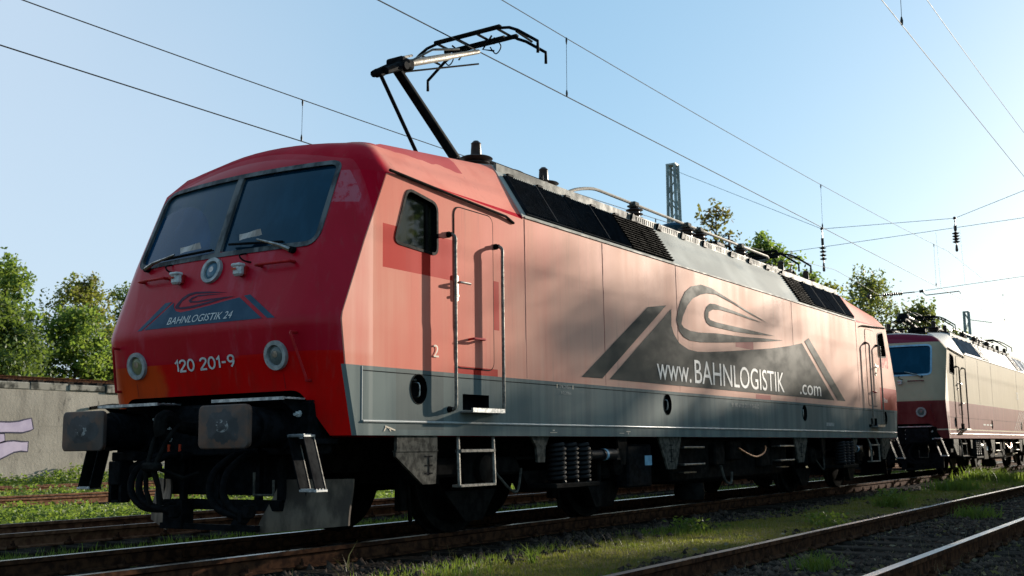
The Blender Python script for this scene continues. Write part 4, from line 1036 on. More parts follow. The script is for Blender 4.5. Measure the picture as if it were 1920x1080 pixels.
def locomotive(yc, liv, label):
    root = empty('locomotive', (0, yc, 0), label, 'locomotive', 'electric locomotives coupled on the near yard track' if False else None)
    body, bmx = build_body(liv, root)
    windscreen(root, -1, M['seal'] if liv == 'red' else M['sticker'])
    front_end(root, -1, liv)
    if liv == 'red': windscreen(root, 1, M['seal']); front_end(root, 1, 'rear')
    side_details(root, liv, bmx)
    bogie(root, -5.1, liv); bogie(root, 5.1, liv)
    if liv == 'red': pantograph(root, -4.94, -1, True); pantograph(root, 4.94, 1, False)
    else: pantograph(root, -4.94, -1, False); pantograph(root, 4.94, 1, False)
    roof_kit(root, liv)
    (markings_red if liv == 'red' else markings_cream)(root)
    return root
locomotive(0, 'red', 'faded red electric locomotive with grey skirt and raised pantograph in front')
locomotive(22.62, 'cream', 'cream and maroon electric locomotive standing behind the red one')

# ================================================================= tracks
def rail_mb(x0, x1, zt, xc, y0, y1):
    pr = [(-.036, 0), (.036, 0), (.036, -.035), (.009, -.048), (.009, -.128), (.062, -.140), (.062, -.152), (-.062, -.152), (-.062, -.140), (-.009, -.128), (-.009, -.048), (-.036, -.035)]
    mb = MB(); ys = [y0, y1]; n = len(pr)
    vs = [(xc+p[0], y, zt+p[1]) for y in ys for p in pr]
    fs = [(k, (k+1) % n, n+(k+1) % n, n+k) for k in range(n)]
    mb.add(vs, fs[:1], 1); b = len(mb.v)-len(vs)
    mb.f += [tuple(b+i for i in f) for f in fs[1:]]; mb.m += [0]*(n-1); mb.sm += [False]*(n-1)
    return mb
SLEEPER_ME = None; CLIP_ME = None
def track(xc, zt, y0, y1, label, sl=True, sy=(None, None), clips=True, polish='rail_top', rust='rust'):
    global SLEEPER_ME, CLIP_ME
    root = empty('railway_track', (xc, 0, zt), label, 'railway track', 'tracks of the yard')
    for sx in (-1, 1): rail_mb(0, 0, 0, sx*.7535, y0, y1).build('rail', [M[rust], M[polish]], root)
    a, b = sy
    if a is None: return root
    n = int((b-a)/.62)
    if SLEEPER_ME is None:
        mb = MB(); mb.box((-1.3, -.13, -.30), (1.3, .13, -.156), bev=.012)
        for sx in (-1, 1): mb.box((sx*.7535-.17, -.09, -.157), (sx*.7535+.17, .09, -.1535))
        t = mb.build('sleeper', M['sleeper']); SLEEPER_ME = t.data; bpy.data.objects.remove(t)
        mb = MB()
        mb.box((.055, -.05, -.152), (.115, .05, -.118), bev=.01); mb.lathe([(.022, 0), (.022, .03), (.012, .03), (.012, .06)], (.09, 0, -.125), 'z', 6)
        t = mb.build('rail_clip', M['rust']); CLIP_ME = t.data; bpy.data.objects.remove(t)
    for k in range(n):
        y = a+k*.62+random.uniform(-.03, .03)
        if sl:
            o = bpy.data.objects.new('sleeper', SLEEPER_ME); COL.objects.link(o); o.parent = root; o.location = (random.uniform(-.03, .03), y, random.uniform(-.012, .002)); o.rotation_euler = (0, 0, random.uniform(-.02, .02))
        if clips and k < 75:
            for sx in (-1, 1):
                for rt in (0, PI):
                    o = bpy.data.objects.new('rail_clip', CLIP_ME); COL.objects.link(o); o.parent = root; o.location = (sx*.7535, y, 0); o.rotation_euler = (0, 0, rt)
    return root
track(0, 0, -30, 190, 'track with dark rails under the two locomotives', True, (-13, 60))
track(4.682, -.0245, -30, 190, 'track with bright polished rails beside the grass strip in the foreground', True, (-10, 60))
track(-3.804, .0368, -60, 190, 'rusty track just beyond the red locomotive', True, (-20, 30), polish='rust_top', rust='rust_lit')
track(-13.2, .0, -60, 190, 'overgrown rusty track in the weeds nearest the concrete wall but one', True, (-12, 30), False, 'rust_top', 'rust_lit')
track(-20.6, .0, -60, 190, 'overgrown rusty track nearest the concrete wall', True, (-12, 40), False, 'rust_top', 'rust_lit')

# ================================================================= ground and plants
def fbm(x, y, s, seed=0, octs=4):
    out = np.zeros_like(x); a = .5; r = np.random.default_rng(seed)
    for o in range(octs):
        for _ in range(3):
            t = r.uniform(0, 2*PI); p = r.uniform(0, 2*PI); f = s*2**o*r.uniform(.7, 1.3)
            out += a/3*np.sin((x*math.cos(t)+y*math.sin(t))*f+p+1.7*np.sin((x*math.sin(t)-y*math.cos(t))*f*.6+p*2))
        a *= .55
    return out
TRK = [0, 4.682, -3.804, -13.2, -20.6]
def ground_z(x, y):
    z = -.205+.035*fbm(x, y, 1.3, 3)+.02*fbm(x, y, 5, 4)
    for t in TRK:
        d = np.abs(x-t); z = np.where(d < 1.35, np.minimum(z, -.185+.010*fbm(x, y, 6, 5)), z)
    strip = np.exp(-((x-2.4)/.8)**2); z = z+strip*.05
    far = np.clip((x-12)/40, 0, 1); return z
def axis_pts(lo, hi, dense):
    out = [lo]
    while out[-1] < hi:
        d = min((abs(out[-1]-c)/w_ if abs(out[-1]-c) > w_ else 1) for c, w_ in dense)
        out.append(out[-1]+.16*max(1, d)**1.1)
    return np.array(out)
gx = axis_pts(-400, 400, [(2, 6), (-8, 8)]); gy = axis_pts(-60, 700, [(-2, 16)])
X, Y = np.meshgrid(gx, gy, indexing='ij'); Z = ground_z(X, Y)
nx, ny = X.shape; idx = np.arange(nx*ny).reshape(nx, ny)
F = np.stack([idx[:-1, :-1], idx[1:, :-1], idx[1:, 1:], idx[:-1, 1:]], -1).reshape(-1, 4)
def green_mask(x, y):
    """0 bare ballast .. 1 full grass"""
    n = fbm(x, y, .9, 11)+.6*fbm(x, y, 3.2, 12)
    g = np.zeros_like(x)
    g = np.where((x > 1.15) & (x < 3.75), np.clip(1.15-((x-2.45)/.95)**2*1.0+n*.75, 0, 1), g)
    g = np.where((x > -2.75) & (x < -1.05), np.clip(.62+n*.9, 0, 1), g)
    g = np.where((x > -.75) & (x < .75), np.clip(-.1+n*.8, 0, 1), g)
    g = np.where((x < -5.0), np.clip(.9+n*.35, 0, 1), g)
    g = np.where((x < -2.75) & (x > -5.0), np.clip(.0+n*.7, 0, 1), g)
    g = np.where((x > 3.75) & (x < 5.7), np.clip(-.25+n*.6, 0, 1), g)
    g = np.where(x >= 5.7, np.clip(.35+n*.7, 0, 1), g)
    return g
gm_ = NT('ground_soil')
at = gm_.n('ShaderNodeAttribute'); at.attribute_name = 'green'; gfac = at.outputs['Fac']
n1 = gm_.noise(2.2, 6, .65); n2 = gm_.noise(28, 5, .7); vor = gm_.voronoi(34)
soil = gm_.mix(gm_.step(n1, .38, .62), (.018, .015, .012), (.034, .027, .021)); soil = gm_.mix(gm_.step(n2, .5, .68), soil, (.009, .008, .007))
moss = gm_.mix(gm_.step(n1, .4, .6), (.10, .092, .016), (.165, .12, .034)); moss = gm_.mix(gm_.step(n2, .55, .72), moss, (.045, .046, .010))
gcol = gm_.mix(gm_.step(gfac, .25, .7), soil, moss)
gm_.bump(gm_.math('ADD', n2, gm_.math('MULTIPLY', vor, -.5)), .9, .05); gmat = gm_.fin(gcol, .95, 0, .2)
ground = raw_mesh('ground', np.stack([X.ravel(), Y.ravel(), Z.ravel()], 1), F, gmat); ground['kind'] = 'structure'
a_ = ground.data.attributes.new('green', 'FLOAT', 'POINT'); a_.data.foreach_set('value', green_mask(X.ravel(), Y.ravel()).astype(np.float32))
ground.data.polygons.foreach_set('use_smooth', np.ones(len(F), bool))

# camera wedge test so plants are only grown where they can be seen (with a margin)
CAMP = np.array([7.514, -15.666]); 
def wedge(x, y, margin=.10):
    dx, dy = x-CAMP[0], y-CAMP[1]; c, s = math.cos(.575222), math.sin(.575222)
    r = dx*c+dy*s; f = -dx*s+dy*c
    return (f > 1.) & (np.abs(r) < f*(.465+margin)+.8)
def dist(x, y): return np.hypot(x-CAMP[0], y-CAMP[1])
def leaf_mat(name, c1, c2, c3=None, trans=.45, scale=1.2, nscale2=14):
    m = NT(name); n = m.noise(scale, 3, .6); n2 = m.noise(nscale2, 2, .6)
    c = m.mix(m.step(n, .36, .64), c1, c2); c = m.mix(m.math('MULTIPLY', m.step(n2, .45, .62), .6), c, c3 or c2)
    m.fin(c, .55, 0, .3)
    tr = m.n('ShaderNodeBsdfTranslucent'); m.t.links.new(m.mix(.40, c, (.24, .32, .03)), tr.inputs[0])
    mx = m.n('ShaderNodeMixShader'); mx.inputs[0].default_value = trans
    m.t.links.new(m.b.outputs[0], mx.inputs[1]); m.t.links.new(tr.outputs[0], mx.inputs[2])
    m.t.links.new(mx.outputs[0], m.t.nodes['Material Output'].inputs[0]); return m.mat
G_GRASS = leaf_mat('grass_blades', (.10, .105, .016), (.17, .145, .028), (.23, .165, .05), .45, .8, 5)
G_FRESH = leaf_mat('fresh_grass', (.060, .12, .016), (.085, .135, .02), (.11, .13, .03), .5, 1.5, 9)
G_WEED = leaf_mat('weed_leaves', (.055, .115, .018), (.10, .155, .026), (.16, .18, .045), .52, .7, 7)
G_DRY = leaf_mat('dry_stalks', (.19, .15, .085), (.13, .10, .06), (.24, .19, .11), .3, 2, 9)
def scatter(n, x0, x1, y0, y1, mask, falloff=None):
    out = []
    tot = 0
    while tot < n:
        x = RNG.uniform(x0, x1, n); y = RNG.uniform(y0, y1, n)
        p = mask(x, y)*wedge(x, y)
        if falloff is not None: p = p*np.clip(falloff/dist(x, y), 0, 1)**1.6
        k = RNG.uniform(size=n) < p; out.append(np.stack([x[k], y[k]], 1)); tot += k.sum()
        if len(out) > 40: break
    return np.concatenate(out)[:n]
def blades(name, P, h0, h1, w0, mat, lean=.5, z=None):
    n = len(P); zb = ground_z(P[:, 0], P[:, 1])-.01 if z is None else z
    h = RNG.uniform(h0, h1, n)*RNG.uniform(.6, 1, n); a = RNG.uniform(0, 2*PI, n); wd = w0*RNG.uniform(.6, 1.3, n)*np.clip(dist(P[:, 0], P[:, 1])/11, 1, 3.2)
    l = RNG.uniform(.05, lean, n)*h; b = RNG.uniform(0, 2*PI, n)
    base = np.column_stack([P, zb]); ux = np.column_stack([np.cos(a), np.sin(a), np.zeros(n)]); ld = np.column_stack([np.cos(b), np.sin(b), np.zeros(n)])
    up = np.array([0, 0, 1.])
    v = np.empty((n, 5, 3)); hh = h[:, None]; ww = wd[:, None]
    v[:, 0] = base-ux*ww; v[:, 1] = base+ux*ww
    mid = base+up*hh*.6+ld*l[:, None]*.35
    v[:, 2] = mid+ux*ww*.75; v[:, 3] = mid-ux*ww*.75; v[:, 4] = base+up*hh+ld*l[:, None]
    i = np.arange(n)[:, None]*5
    f = np.concatenate([i+np.array([[0, 1, 2]]), i+np.array([[0, 2, 3]]), i+np.array([[3, 2, 4]])])
    return raw_mesh(name, v.reshape(-1, 3), f, mat)
def leaf_quads(C, size, mat, name, parent=None, flat=.5, aspect=.55):
    """diamond leaves at points C"""
    n = len(C); s = size*RNG.uniform(.6, 1.3, n)[:, None]
    d = RNG.normal(size=(n, 3)); d[:, 2] *= flat; d /= np.linalg.norm(d, axis=1)[:, None]
    e = np.cross(d, RNG.normal(size=(n, 3))); e /= np.linalg.norm(e, axis=1)[:, None]+1e-9
    v = np.empty((n, 4, 3)); v[:, 0] = C-d*s*.5; v[:, 1] = C+e*s*aspect*.5; v[:, 2] = C+d*s*.5; v[:, 3] = C-e*s*aspect*.5
    f = np.arange(n*4).reshape(n, 4); return raw_mesh(name, v.reshape(-1, 3), f, mat, parent)
# short turf on the strip between the tracks
strip = lambda x, y: np.clip(green_mask(x, y)-.15, 0, 1)*((x > 1.1) & (x < 3.85))
o = blades('grass', scatter(70000, 1.0, 3.9, -12, 60, strip, 9), .012, .055, .0035, G_GRASS); o['kind'] = 'stuff'
lush = lambda x, y: ((x > 1.5) & (x < 3.6))*np.clip(fbm(x, y, 1.1, 21)*2.2-.25+np.where((y > 12), .8, 0), 0, 1)
o = blades('grass', scatter(12000, 1.2, 3.8, -12, 60, lush, 9), .04, .11, .004, G_FRESH); o['kind'] = 'stuff'
far_ = lambda x, y: np.clip(green_mask(x, y), 0, 1)*((x < -1.0) & (x > -2.8))
o = blades('grass', scatter(24000, -2.85, -1.0, -12, 40, far_, 14), .04, .17, .006, G_FRESH); o['kind'] = 'stuff'
dry = lambda x, y: np.where((x > 1.0) & (x < 6.5), .5+.5*np.tanh(3*fbm(x, y, 1.4, 31)), 0)
o = blades('dry_grass', scatter(3500, 1.0, 6.5, -11, 40, dry, 8), .04, .20, .0014, G_DRY, 1.0); o['kind'] = 'stuff'
# weeds left of the tracks: low leafy cover
def weeds(n, x0, x1, y0, y1, hmax, size, seed, thr=.1):
    mk = lambda x, y: np.clip(.75+fbm(x, y, .55, seed)*1.6-thr, 0, 1)*np.where((np.minimum(np.abs(x+13.2), np.abs(x+20.6)) < 1.0), .25, 1)
    P = scatter(n, x0, x1, y0, y1, mk, 22)
    hh = hmax*np.where(np.minimum(np.abs(P[:, 0]+13.2), np.abs(P[:, 0]+20.6)) < 1.3, .35, 1)*np.clip(.45+.9*fbm(P[:, 0], P[:, 1], .8, seed+1), .12, 1)
    C = np.column_stack([P, ground_z(P[:, 0], P[:, 1])+hh*RNG.uniform(.0, 1, len(P))**.7])
    o = leaf_quads(C, size, G_WEED, 'weeds', None, .5); o['kind'] = 'stuff'; return o
weeds(60000, -11.8, -4.9, -9, 22, .34, .07, 41)
weeds(24000, -28.5, -11.5, -6, 36, .38, .11, 51, .25)
weeds(9000, -28.8, -25.5, -4, 36, 1.05, .15, 61, .1)
weeds(3000, -4.7, -2.9, -9, 8, .12, .05, 71, .75)
# individual weed tufts on the near side
def tuft(x, y, r, h, n, label, mat=G_FRESH, leafy=0):
    z = float(ground_z(np.array([x]), np.array([y]))[0]); q = RNG.normal(size=(n, 2))*r*.45
    P = q; o = blades('weed_tuft', P+np.array([x, y]), h*.4, h, .005, mat, 1.1, np.full(n, z-.01))
    me = o.data; co = np.empty(len(me.vertices)*3, np.float32); me.vertices.foreach_get('co', co); co = co.reshape(-1, 3); co -= np.array([x, y, z], np.float32); me.vertices.foreach_set('co', co.ravel())
    o.location = (x, y, z); tag(o, label, 'weed', 'weed tufts by the tracks')
    if leafy:
        C = np.column_stack([RNG.normal(size=(leafy, 2))*r*.5, RNG.uniform(0, h*.9, leafy)]); leaf_quads(C, .06, mat, 'leaves', o)
tuft(4.55, -6.55, .22, .22, 260, 'bushy green weed tuft between the polished rails in the foreground')
tuft(4.95, -8.35, .14, .16, 160, 'small yellowish grass tuft against the nearest polished rail', G_GRASS)
tuft(4.45, .6, .30, .26, 300, 'feathery green weed between the polished rails, farthest back')
tuft(2.1, -3.6, .20, .20, 120, 'dark green leafy weed at the shaded edge of the grass strip', G_WEED, 160)
tuft(3.1, -1.6, .26, .18, 120, 'low broad leafy weed halfway along the grass strip', G_WEED, 200)
tuft(2.9, 2.4, .28, .32, 160, 'tall dark leafy weed on the grass strip beside the polished rail', G_WEED, 260)
tuft(1.25, -8.6, .05, .42, 8, 'thin dry stalks standing in the ballast beside the plough', G_DRY)
tuft(2.25, -7.3, .05, .26, 30, 'single pale green grass clump on the strip in the foreground', G_FRESH)
tuft(2.4, 9.5, .5, .35, 500, 'sunlit tall grass clump beside the gap between the locomotives', G_FRESH)
tuft(2.2, 14.5, .7, .45, 700, 'brightest tall grass clump beside the cream locomotive', G_FRESH)
# ballast stones
def stones(n, name, x0, x1, y0, y1, mask, smin, smax, mat, fall=8):
    P = scatter(n, x0, x1, y0, y1, mask, fall); n = len(P)
    oc = np.array([(1, 0, 0), (-1, 0, 0), (0, 1, 0), (0, -1, 0), (0, 0, 1), (0, 0, -1)], float); cf = np.array([(0, 2, 4), (2, 1, 4), (1, 3, 4), (3, 0, 4), (2, 0, 5), (1, 2, 5), (3, 1, 5), (0, 3, 5)])
    s = RNG.uniform(smin, smax, n)*RNG.uniform(.5, 1, n); v = oc[None]*RNG.uniform(.55, 1.25, (n, 6, 1))+RNG.normal(size=(n, 6, 3))*.18
    v = v*s[:, None, None]; v[:, :, 2] *= .75
    a = RNG.uniform(0, 2*PI, n); c, sn = np.cos(a)[:, None], np.sin(a)[:, None]; xx = v[:, :, 0]*c-v[:, :, 1]*sn; v[:, :, 1] = v[:, :, 0]*sn+v[:, :, 1]*c; v[:, :, 0] = xx
    v += np.column_stack([P, ground_z(P[:, 0], P[:, 1])+s*.25])[:, None, :]
    f = (np.arange(n)[:, None, None]*6+cf[None]).reshape(-1, 3)
    o = raw_mesh(name, v.reshape(-1, 3), f, mat); o['kind'] = 'stuff'; return o
M['stone'] = simple('ballast_stone', (.085, .060, .046), (.022, .019, .017), .9, scale=9, bump=.4, ior=1.12)
bal = lambda x, y: np.clip(1.05-green_mask(x, y)*1.3, 0, 1)*((np.abs(x-.7535) > .07) & (np.abs(x-3.93) > .07) & (np.abs(x-5.435) > .07))
stones(26000, 'ballast', .8, 7.5, -12, 50, bal, .018, .055, M['stone'], 7)
stones(1500, 'ballast', .85, 2.2, -12, 0, lambda x, y: np.where(x < 1.3+.5*fbm(x, y, 2.1, 77), 1., .12), .03, .085, M['stone'], 7)
stones(7000, 'ballast', -3.2, .8, -13, 30, bal, .018, .05, M['stone'], 10)
# fallen leaves and wood chips on the near track
lf = scatter(1400, 3.0, 7.0, -11, 25, lambda x, y: .6+0*x, 7); o = leaf_quads(np.column_stack([lf, ground_z(lf[:, 0], lf[:, 1])+.025]), .06, G_DRY, 'fallen_leaves', None, .15); o['kind'] = 'stuff'

# ================================================================= concrete wall behind
def wall():
    root = empty('retaining_wall', (-29, 0, -.25), 'long weathered concrete retaining wall with faded violet graffiti', 'wall')
    wl = MB().box((-3., -60, 0), (0, 90, 3.62)).build('wall_face', M['concrete'], root)
    mb = MB(); n = 60
    for k in range(n):
        y = -30+k*1.6; d = random.uniform(.02, .10); h = random.uniform(-.03, .04)
        mb.box((-.6, y, 3.45+random.uniform(-.06, .04)), (d, y+1.58, 3.72+h), bev=.03)
    mb.build('coping', M['coping'], root)
    mb = MB(); mb.tube([(.09, 10.9, 2.84), (.09, 11.9, 2.98), (.09, 22, 2.98)], .055, 8)
    for y in (12.4, 18.2): mb.box((0, y-.10, 2.72), (.12, y+.10, 2.95))
    mb.build('wall_pipe', M['frame'], root)
    for y in (1., 24.): MB().box((0, y, 0), (.006, y+.03, 3.4)).build('panel_joint', M['concrete'], root)
    MB().box((0, -60, 2.14), (.006, 90, 2.17)).build('panel_joint', M['concrete'], root)
    return root
wr = wall()
def graf(polys, mat, off, name):
    mb = MB()
    for p in polys: mb.prism([(y, z+.25) for y, z in p], 'x', off-.004, off)
    return mb.build(name, mat, wr)
GA = [(6.892, 1.992), (7.291, 2.018), (7.699, 2.015), (8.019, 2.045), (8.272, 2.116), (8.518, 2.162), (8.61, 1.78), (8.458, 1.715), (8.181, 1.65), (7.72, 1.656), (6.913, 1.643)]
GB = [(6.94, 1.192), (7.335, 1.273), (7.602, 1.334), (7.874, 1.355), (8.153, 1.321), (8.433, 1.32), (8.424, 0.974), (8.171, 0.997), (7.897, 0.958), (7.63, 0.836), (7.367, 0.715), (6.976, 0.578)]
GC = [(7.137, 1.603), (7.496, 1.604), (7.528, 1.355), (7.159, 1.232)]
ln = graf([scale_poly(p, .035) for p in (GA, GB, GC)], M['graffiti_line'], .010, 'graffiti_outline')
graf([scale_poly(p, -.02) for p in (GA, GB, GC)], M['graffiti'], .016, 'graffiti_fill')
bank = MB().box((-260, -60, -.5), (-29.5, 400, 3.36)).build('embankment', simple('bank_soil', (.10, .09, .055), (.05, .055, .022), .95, scale=2, bump=.6)); bank['kind'] = 'structure'
track(-30.35, 3.72, -40, 85, 'track on top of the concrete wall with rusty rails', True, (-6, 40))

# ================================================================= masts and overhead lines
def lattice(x, y, z0, z1, w0, w1, name, label, zoff=0):
    root = empty(name, (x, y, z0), label, 'mast', 'lattice masts of the overhead line'); H = z1-z0
    for sx in (-1, 1):
        for sy in (-1, 1):
            mb = MB()
            P0 = Vector((sx*w0/2, sy*w0/2, 0)); P1 = Vector((sx*w1/2, sy*w1/2, H)); t = .035
            mb.tube([P0, P1], t*1.9, 4, smooth=False); mb.build('mast_leg', M['mast'], root)
    mb = MB(); n = int(H/.62)
    for k in range(n):
        a, b = k/n, (k+1)/n; wa, wb = w0+(w1-w0)*a, w0+(w1-w0)*b
        for (ux, uy) in ((1, 0), (-1, 0), (0, 1), (0, -1)):
            s = 1 if k % 2 else -1
            if ux: p = (ux*wa/2, -s*wa/2, H*a); q = (ux*wb/2, s*wb/2, H*b)
            else: p = (-s*wa/2, uy*wa/2, H*a); q = (s*wb/2, uy*wb/2, H*b)
            mb.tube([p, q], .022, 4, smooth=False)
    mb.build('mast_lacing', M['mast'], root)
    MB().box((-w1/2-.05, -w1/2-.05, H-.05), (w1/2+.05, w1/2+.05, H+.02)).build('mast_cap', M['mast'], root)
    MB().box((-w0, -w0, -.3), (w0, w0, .15)).build('mast_foot', M['concrete'], root)
    return root
lattice(-10., 23, -.2, 11.75, .54, .30, 'lattice_mast', 'pale green lattice mast rising behind the middle of the red locomotive')
m2 = lattice(-6.8, 62, -.2, 9.5, .46, .28, 'lattice_mast', 'short distant lattice mast above the roof of the cream locomotive')
MB().tube([(.15, 0, 9.15), (1.55, 0, 8.85)], .03, 6).build('mast_arm', M['mast'], m2)
lattice(12.5, 23, -.2, 11.75, .54, .30, 'lattice_mast', 'lattice mast right of the tracks carrying the far end of the span wires')
def interp(pts, ys):
    a = np.array(pts); return np.interp(ys, a[:, 0], a[:, 1])
def line(x, contact, mess, drops, label, lo=-70, hi=180, rc=.0075, rm=.006):
    root = empty('overhead_line', (x, 0, 0), label, 'overhead line', 'overhead lines above the tracks')
    MB().tube([(0, lo, contact(lo)), (0, hi, contact(hi))] if not isinstance(contact, list) else [], rc, 6).build('contact_wire', M['wire'], root)
    ys = np.linspace(lo, hi, 90)
    MB().tube([(0, y, mess(y)) for y in ys], rm, 6, smooth=True).build('messenger_wire', M['wire'], root)
    for y in drops:
        mb = MB(); mb.tube([(0, y, contact(y)), (.012, y, mess(y))], .0035, 5)
        mb.lathe([(.012, 0), (.018, .05), (.008, .10)], (0, y, contact(y)), 'z', 6); mb.lathe([(.008, -.10), (.016, -.05), (.012, 0)], (.012, y, mess(y)), 'z', 6)
        mb.build('dropper', M['wire'], root)
    return root
def sag_f(pts, k=None):
    a = np.array(pts); return lambda y: float(np.interp(y, a[:, 0], a[:, 1]))
def quad(y0, z0, ys, zs):
    """parabolic sag between supports with lowest point y0,z0 through ys,zs, mirrored past the support"""
    c = (zs-z0)/(ys-y0)**2; span = 2*(ys-y0)
    def f(y):
        t = (y-y0+span/2) % span-span/2
        return z0+c*t*t
    return f
line(0, lambda y: 5.755, quad(-6, 6.62, 23, 7.20), [-27.5, -15.3, -2.58, 9.05, 20.6, 33, 45], 'overhead line with long droppers directly above the two locomotives')
line(-3.8, lambda y: 5.42, quad(-9, 6.04, 23, 6.95), [-16, -3.95, 8.2, 27.8, 40], 'overhead line with a short dropper over the track beyond the red locomotive', rc=.0085, rm=.0075)
line(4.68, lambda y: 5.66, quad(-4, 6.48, 23, 7.3), [-14.6, -2.85, 14], 'overhead line crossing the upper right corner above the near track', rc=.0055, rm=.005)
# head span between the masts
sp = empty('span_wires', (0, 23, 0), 'cross span wires with two hanging insulators strung between the lattice masts', 'span wires')
def sw(pts, r=.009): return MB().tube(pts, r, 6).build('span_wire', M['wiregreen'], sp)
sw([(-9.8, 0, 11.45), (-4.27, 0, 8.50)]); sw([(-4.27, 0, 8.50), (.24, 0, 8.32)]); sw([(.24, 0, 8.32), (2.44, 0, 8.97), (12.3, 0, 11.5)])
sw([(-9.8, 0, 7.66), (-5.2, 0, 7.81), (2.37, 0, 8.07), (12.3, 0, 8.4)]); sw([(-9.8, 0, 5.6), (-2.7, 0, 5.92)]); sw([(-1.2, 0, 5.94), (2.23, 0, 6.15), (12.3, 0, 6.75)])
for x, z0, z1 in ((-4.27, 8.50, 6.95), (.24, 8.32, 7.18)):
    mb = MB(); h = z0-z1
    mb.tube([(x, 0, z0), (x, 0, z1)], .02, 6); mb.lathe([(.05, -.03), (.06, 0), (.04, .05)], (x, 0, z0), 'z', 10)
    for k in range(4): mb.lathe([(.05, -.05), (.11, -.02), (.12, .0), (.05, .02), (.04, .05)], (x, 0, z1+h*.30+k*h*.085), 'z', 14)
    mb.lathe([(.05, 0), (.05, h*.16)], (x, 0, z1+h*.62), 'z', 8); mb.lathe([(.03, 0), (.05, .05), (.03, h*.2)], (x, 0, z1), 'z', 8)
    mb.build('hanging_insulator', M['insul'], sp)
mb = MB(); mb.tube([(-2.7, 0, 5.92), (-1.2, 0, 5.94)], .02, 6)
for k in range(9): mb.lathe([(.03, -.03), (.075, 0), (.03, .03)], (-2.25+k*.075, 0, 5.93), 'x', 12)
mb.lathe([(.06, -.06), (.10, 0), (.06, .06)], (-2.75, 0, 5.92), 'x', 10); mb.build('strain_insulator', M['insul'], sp)
mb = MB(); mb.tube([(-1.0, 0, 5.96), (-.85, 0, 5.80), (.22, 0, 5.84), (.26, 0, 5.76)], .018, 6); mb.tube([(-1.05, 0, 5.94), (-.9, 0, 5.96)], .05, 6); mb.build('registration_arm', M['wire'], sp)
for x, zz in ((-.35, 5.97), (.42, 6.03)): sw([(x, 0, zz), (x-.04, 0, 7.9)], .004)

# ================================================================= trees
L_A = leaf_mat('leaves_green', (.070, .145, .030), (.115, .185, .034), (.19, .21, .05), .56, .35, 3)
L_B = leaf_mat('leaves_dark', (.034, .075, .020), (.060, .105, .026), (.11, .14, .032), .45, .35, 3)
L_Y = leaf_mat('leaves_yellowing', (.10, .13, .028), (.19, .17, .034), (.24, .17, .04), .52, .35, 2)
L_Br = leaf_mat('leaves_brown', (.11, .060, .022), (.16, .075, .022), (.09, .085, .028), .4, .6, 3)
L_W = leaf_mat('leaves_birch', (.08, .105, .030), (.13, .14, .038), (.21, .15, .04), .5, .35, 2)
BARK = simple('bark', (.10, .085, .065), (.05, .042, .035), .9, scale=6, bump=.6)
def tree(name, x, y, z, h, r, leafm, label, seed, n_limb=16, n_leaf=9000, size=.16, base=.22, shape='round', group='trees behind the yard', droop=0., clump=.55, dense=1.):
    rg = np.random.default_rng(seed)
    root = empty(name, (x, y, z), label, 'tree', group)
    mb = MB(); tr = .012*h+.06
    wob = [(rg.normal()*.02*h*t, rg.normal()*.02*h*t, h*.96*t) for t in np.linspace(0, 1, 8)]; wob[0] = (0, 0, -.2)
    mb.tube(wob, [tr*(1-.92*i/7) for i in range(8)], 8); mb.build('trunk', BARK, root)
    W_ = np.array(wob); lm = MB(); tips = []
    for k in range(n_limb):
        t = base+(1-base)*((k+.5)/n_limb)**.9; t = min(t, .97); b = np.array([np.interp(t*h*.96, W_[:, 2], W_[:, i]) for i in range(3)])
        prof = {'round': math.sin(PI*min(1, max(.12, (t-base)/(1-base)*.86+.12))), 'cone': (1-t)**.7+.12, 'column': .8*(1-max(0, t-.6))**1.5, 'bush': 1-.55*t}[shape]
        L = r*prof*rg.uniform(.72, 1.15); a = k*2.4+rg.uniform(-.5, .5); el = rg.uniform(.15, .75) if t < .8 else rg.uniform(.6, 1.2)
        e = b+np.array([math.cos(a)*L, math.sin(a)*L, L*math.sin(el)*.8]); e[2] = min(e[2], h*1.02); mid = (b+e)/2+np.array([0, 0, L*.10])
        lm.tube([b, mid, e], [tr*.42*(1-t*.6), tr*.25*(1-t*.5), .012], 5)
        for q in range(5):
            s = rg.uniform(.35, 1.02); c = b+(e-b)*s+np.array([0, 0, L*.1*math.sin(PI*s)])+rg.normal(size=3)*r*.13
            tips.append((c, clump*rg.uniform(.6, 1.25)*(.7+.3*prof)))
            if q < 2: lm.tube([b+(e-b)*s*.8, c], [.02+tr*.06, .008], 4)
    for q in range(max(3, n_limb//5)): tips.append((np.array([W_[-1, 0], W_[-1, 1], h*rg.uniform(.9, 1.0)])+rg.normal(size=3)*.12*r, clump*.5))
    lm.build('limb', BARK, root)
    per = max(8, int(n_leaf/len(tips))); out = []
    for c, s in tips:
        p = rg.normal(size=(int(per*rg.uniform(.5, 1.4)), 3))*np.array([s, s, s*.7])*.62
        if droop:
            kx = int(max(3, 9*s/clump)); st = rg.normal(size=(kx, 2))*s*.8; ii = rg.integers(0, kx, len(p)); ln_ = rg.uniform(.3, 1, kx)*droop
            p = np.column_stack([st[ii]+rg.normal(size=(len(p), 2))*.07, .25*s-rg.uniform(0, 1, len(p))*ln_[ii]])
        out.append(c+p)
    C = np.concatenate(out); C[:, 2] = np.maximum(C[:, 2], .3)
    leaf_quads(C, size, leafm, 'crown', root, .75, .62)
    return root
T = tree
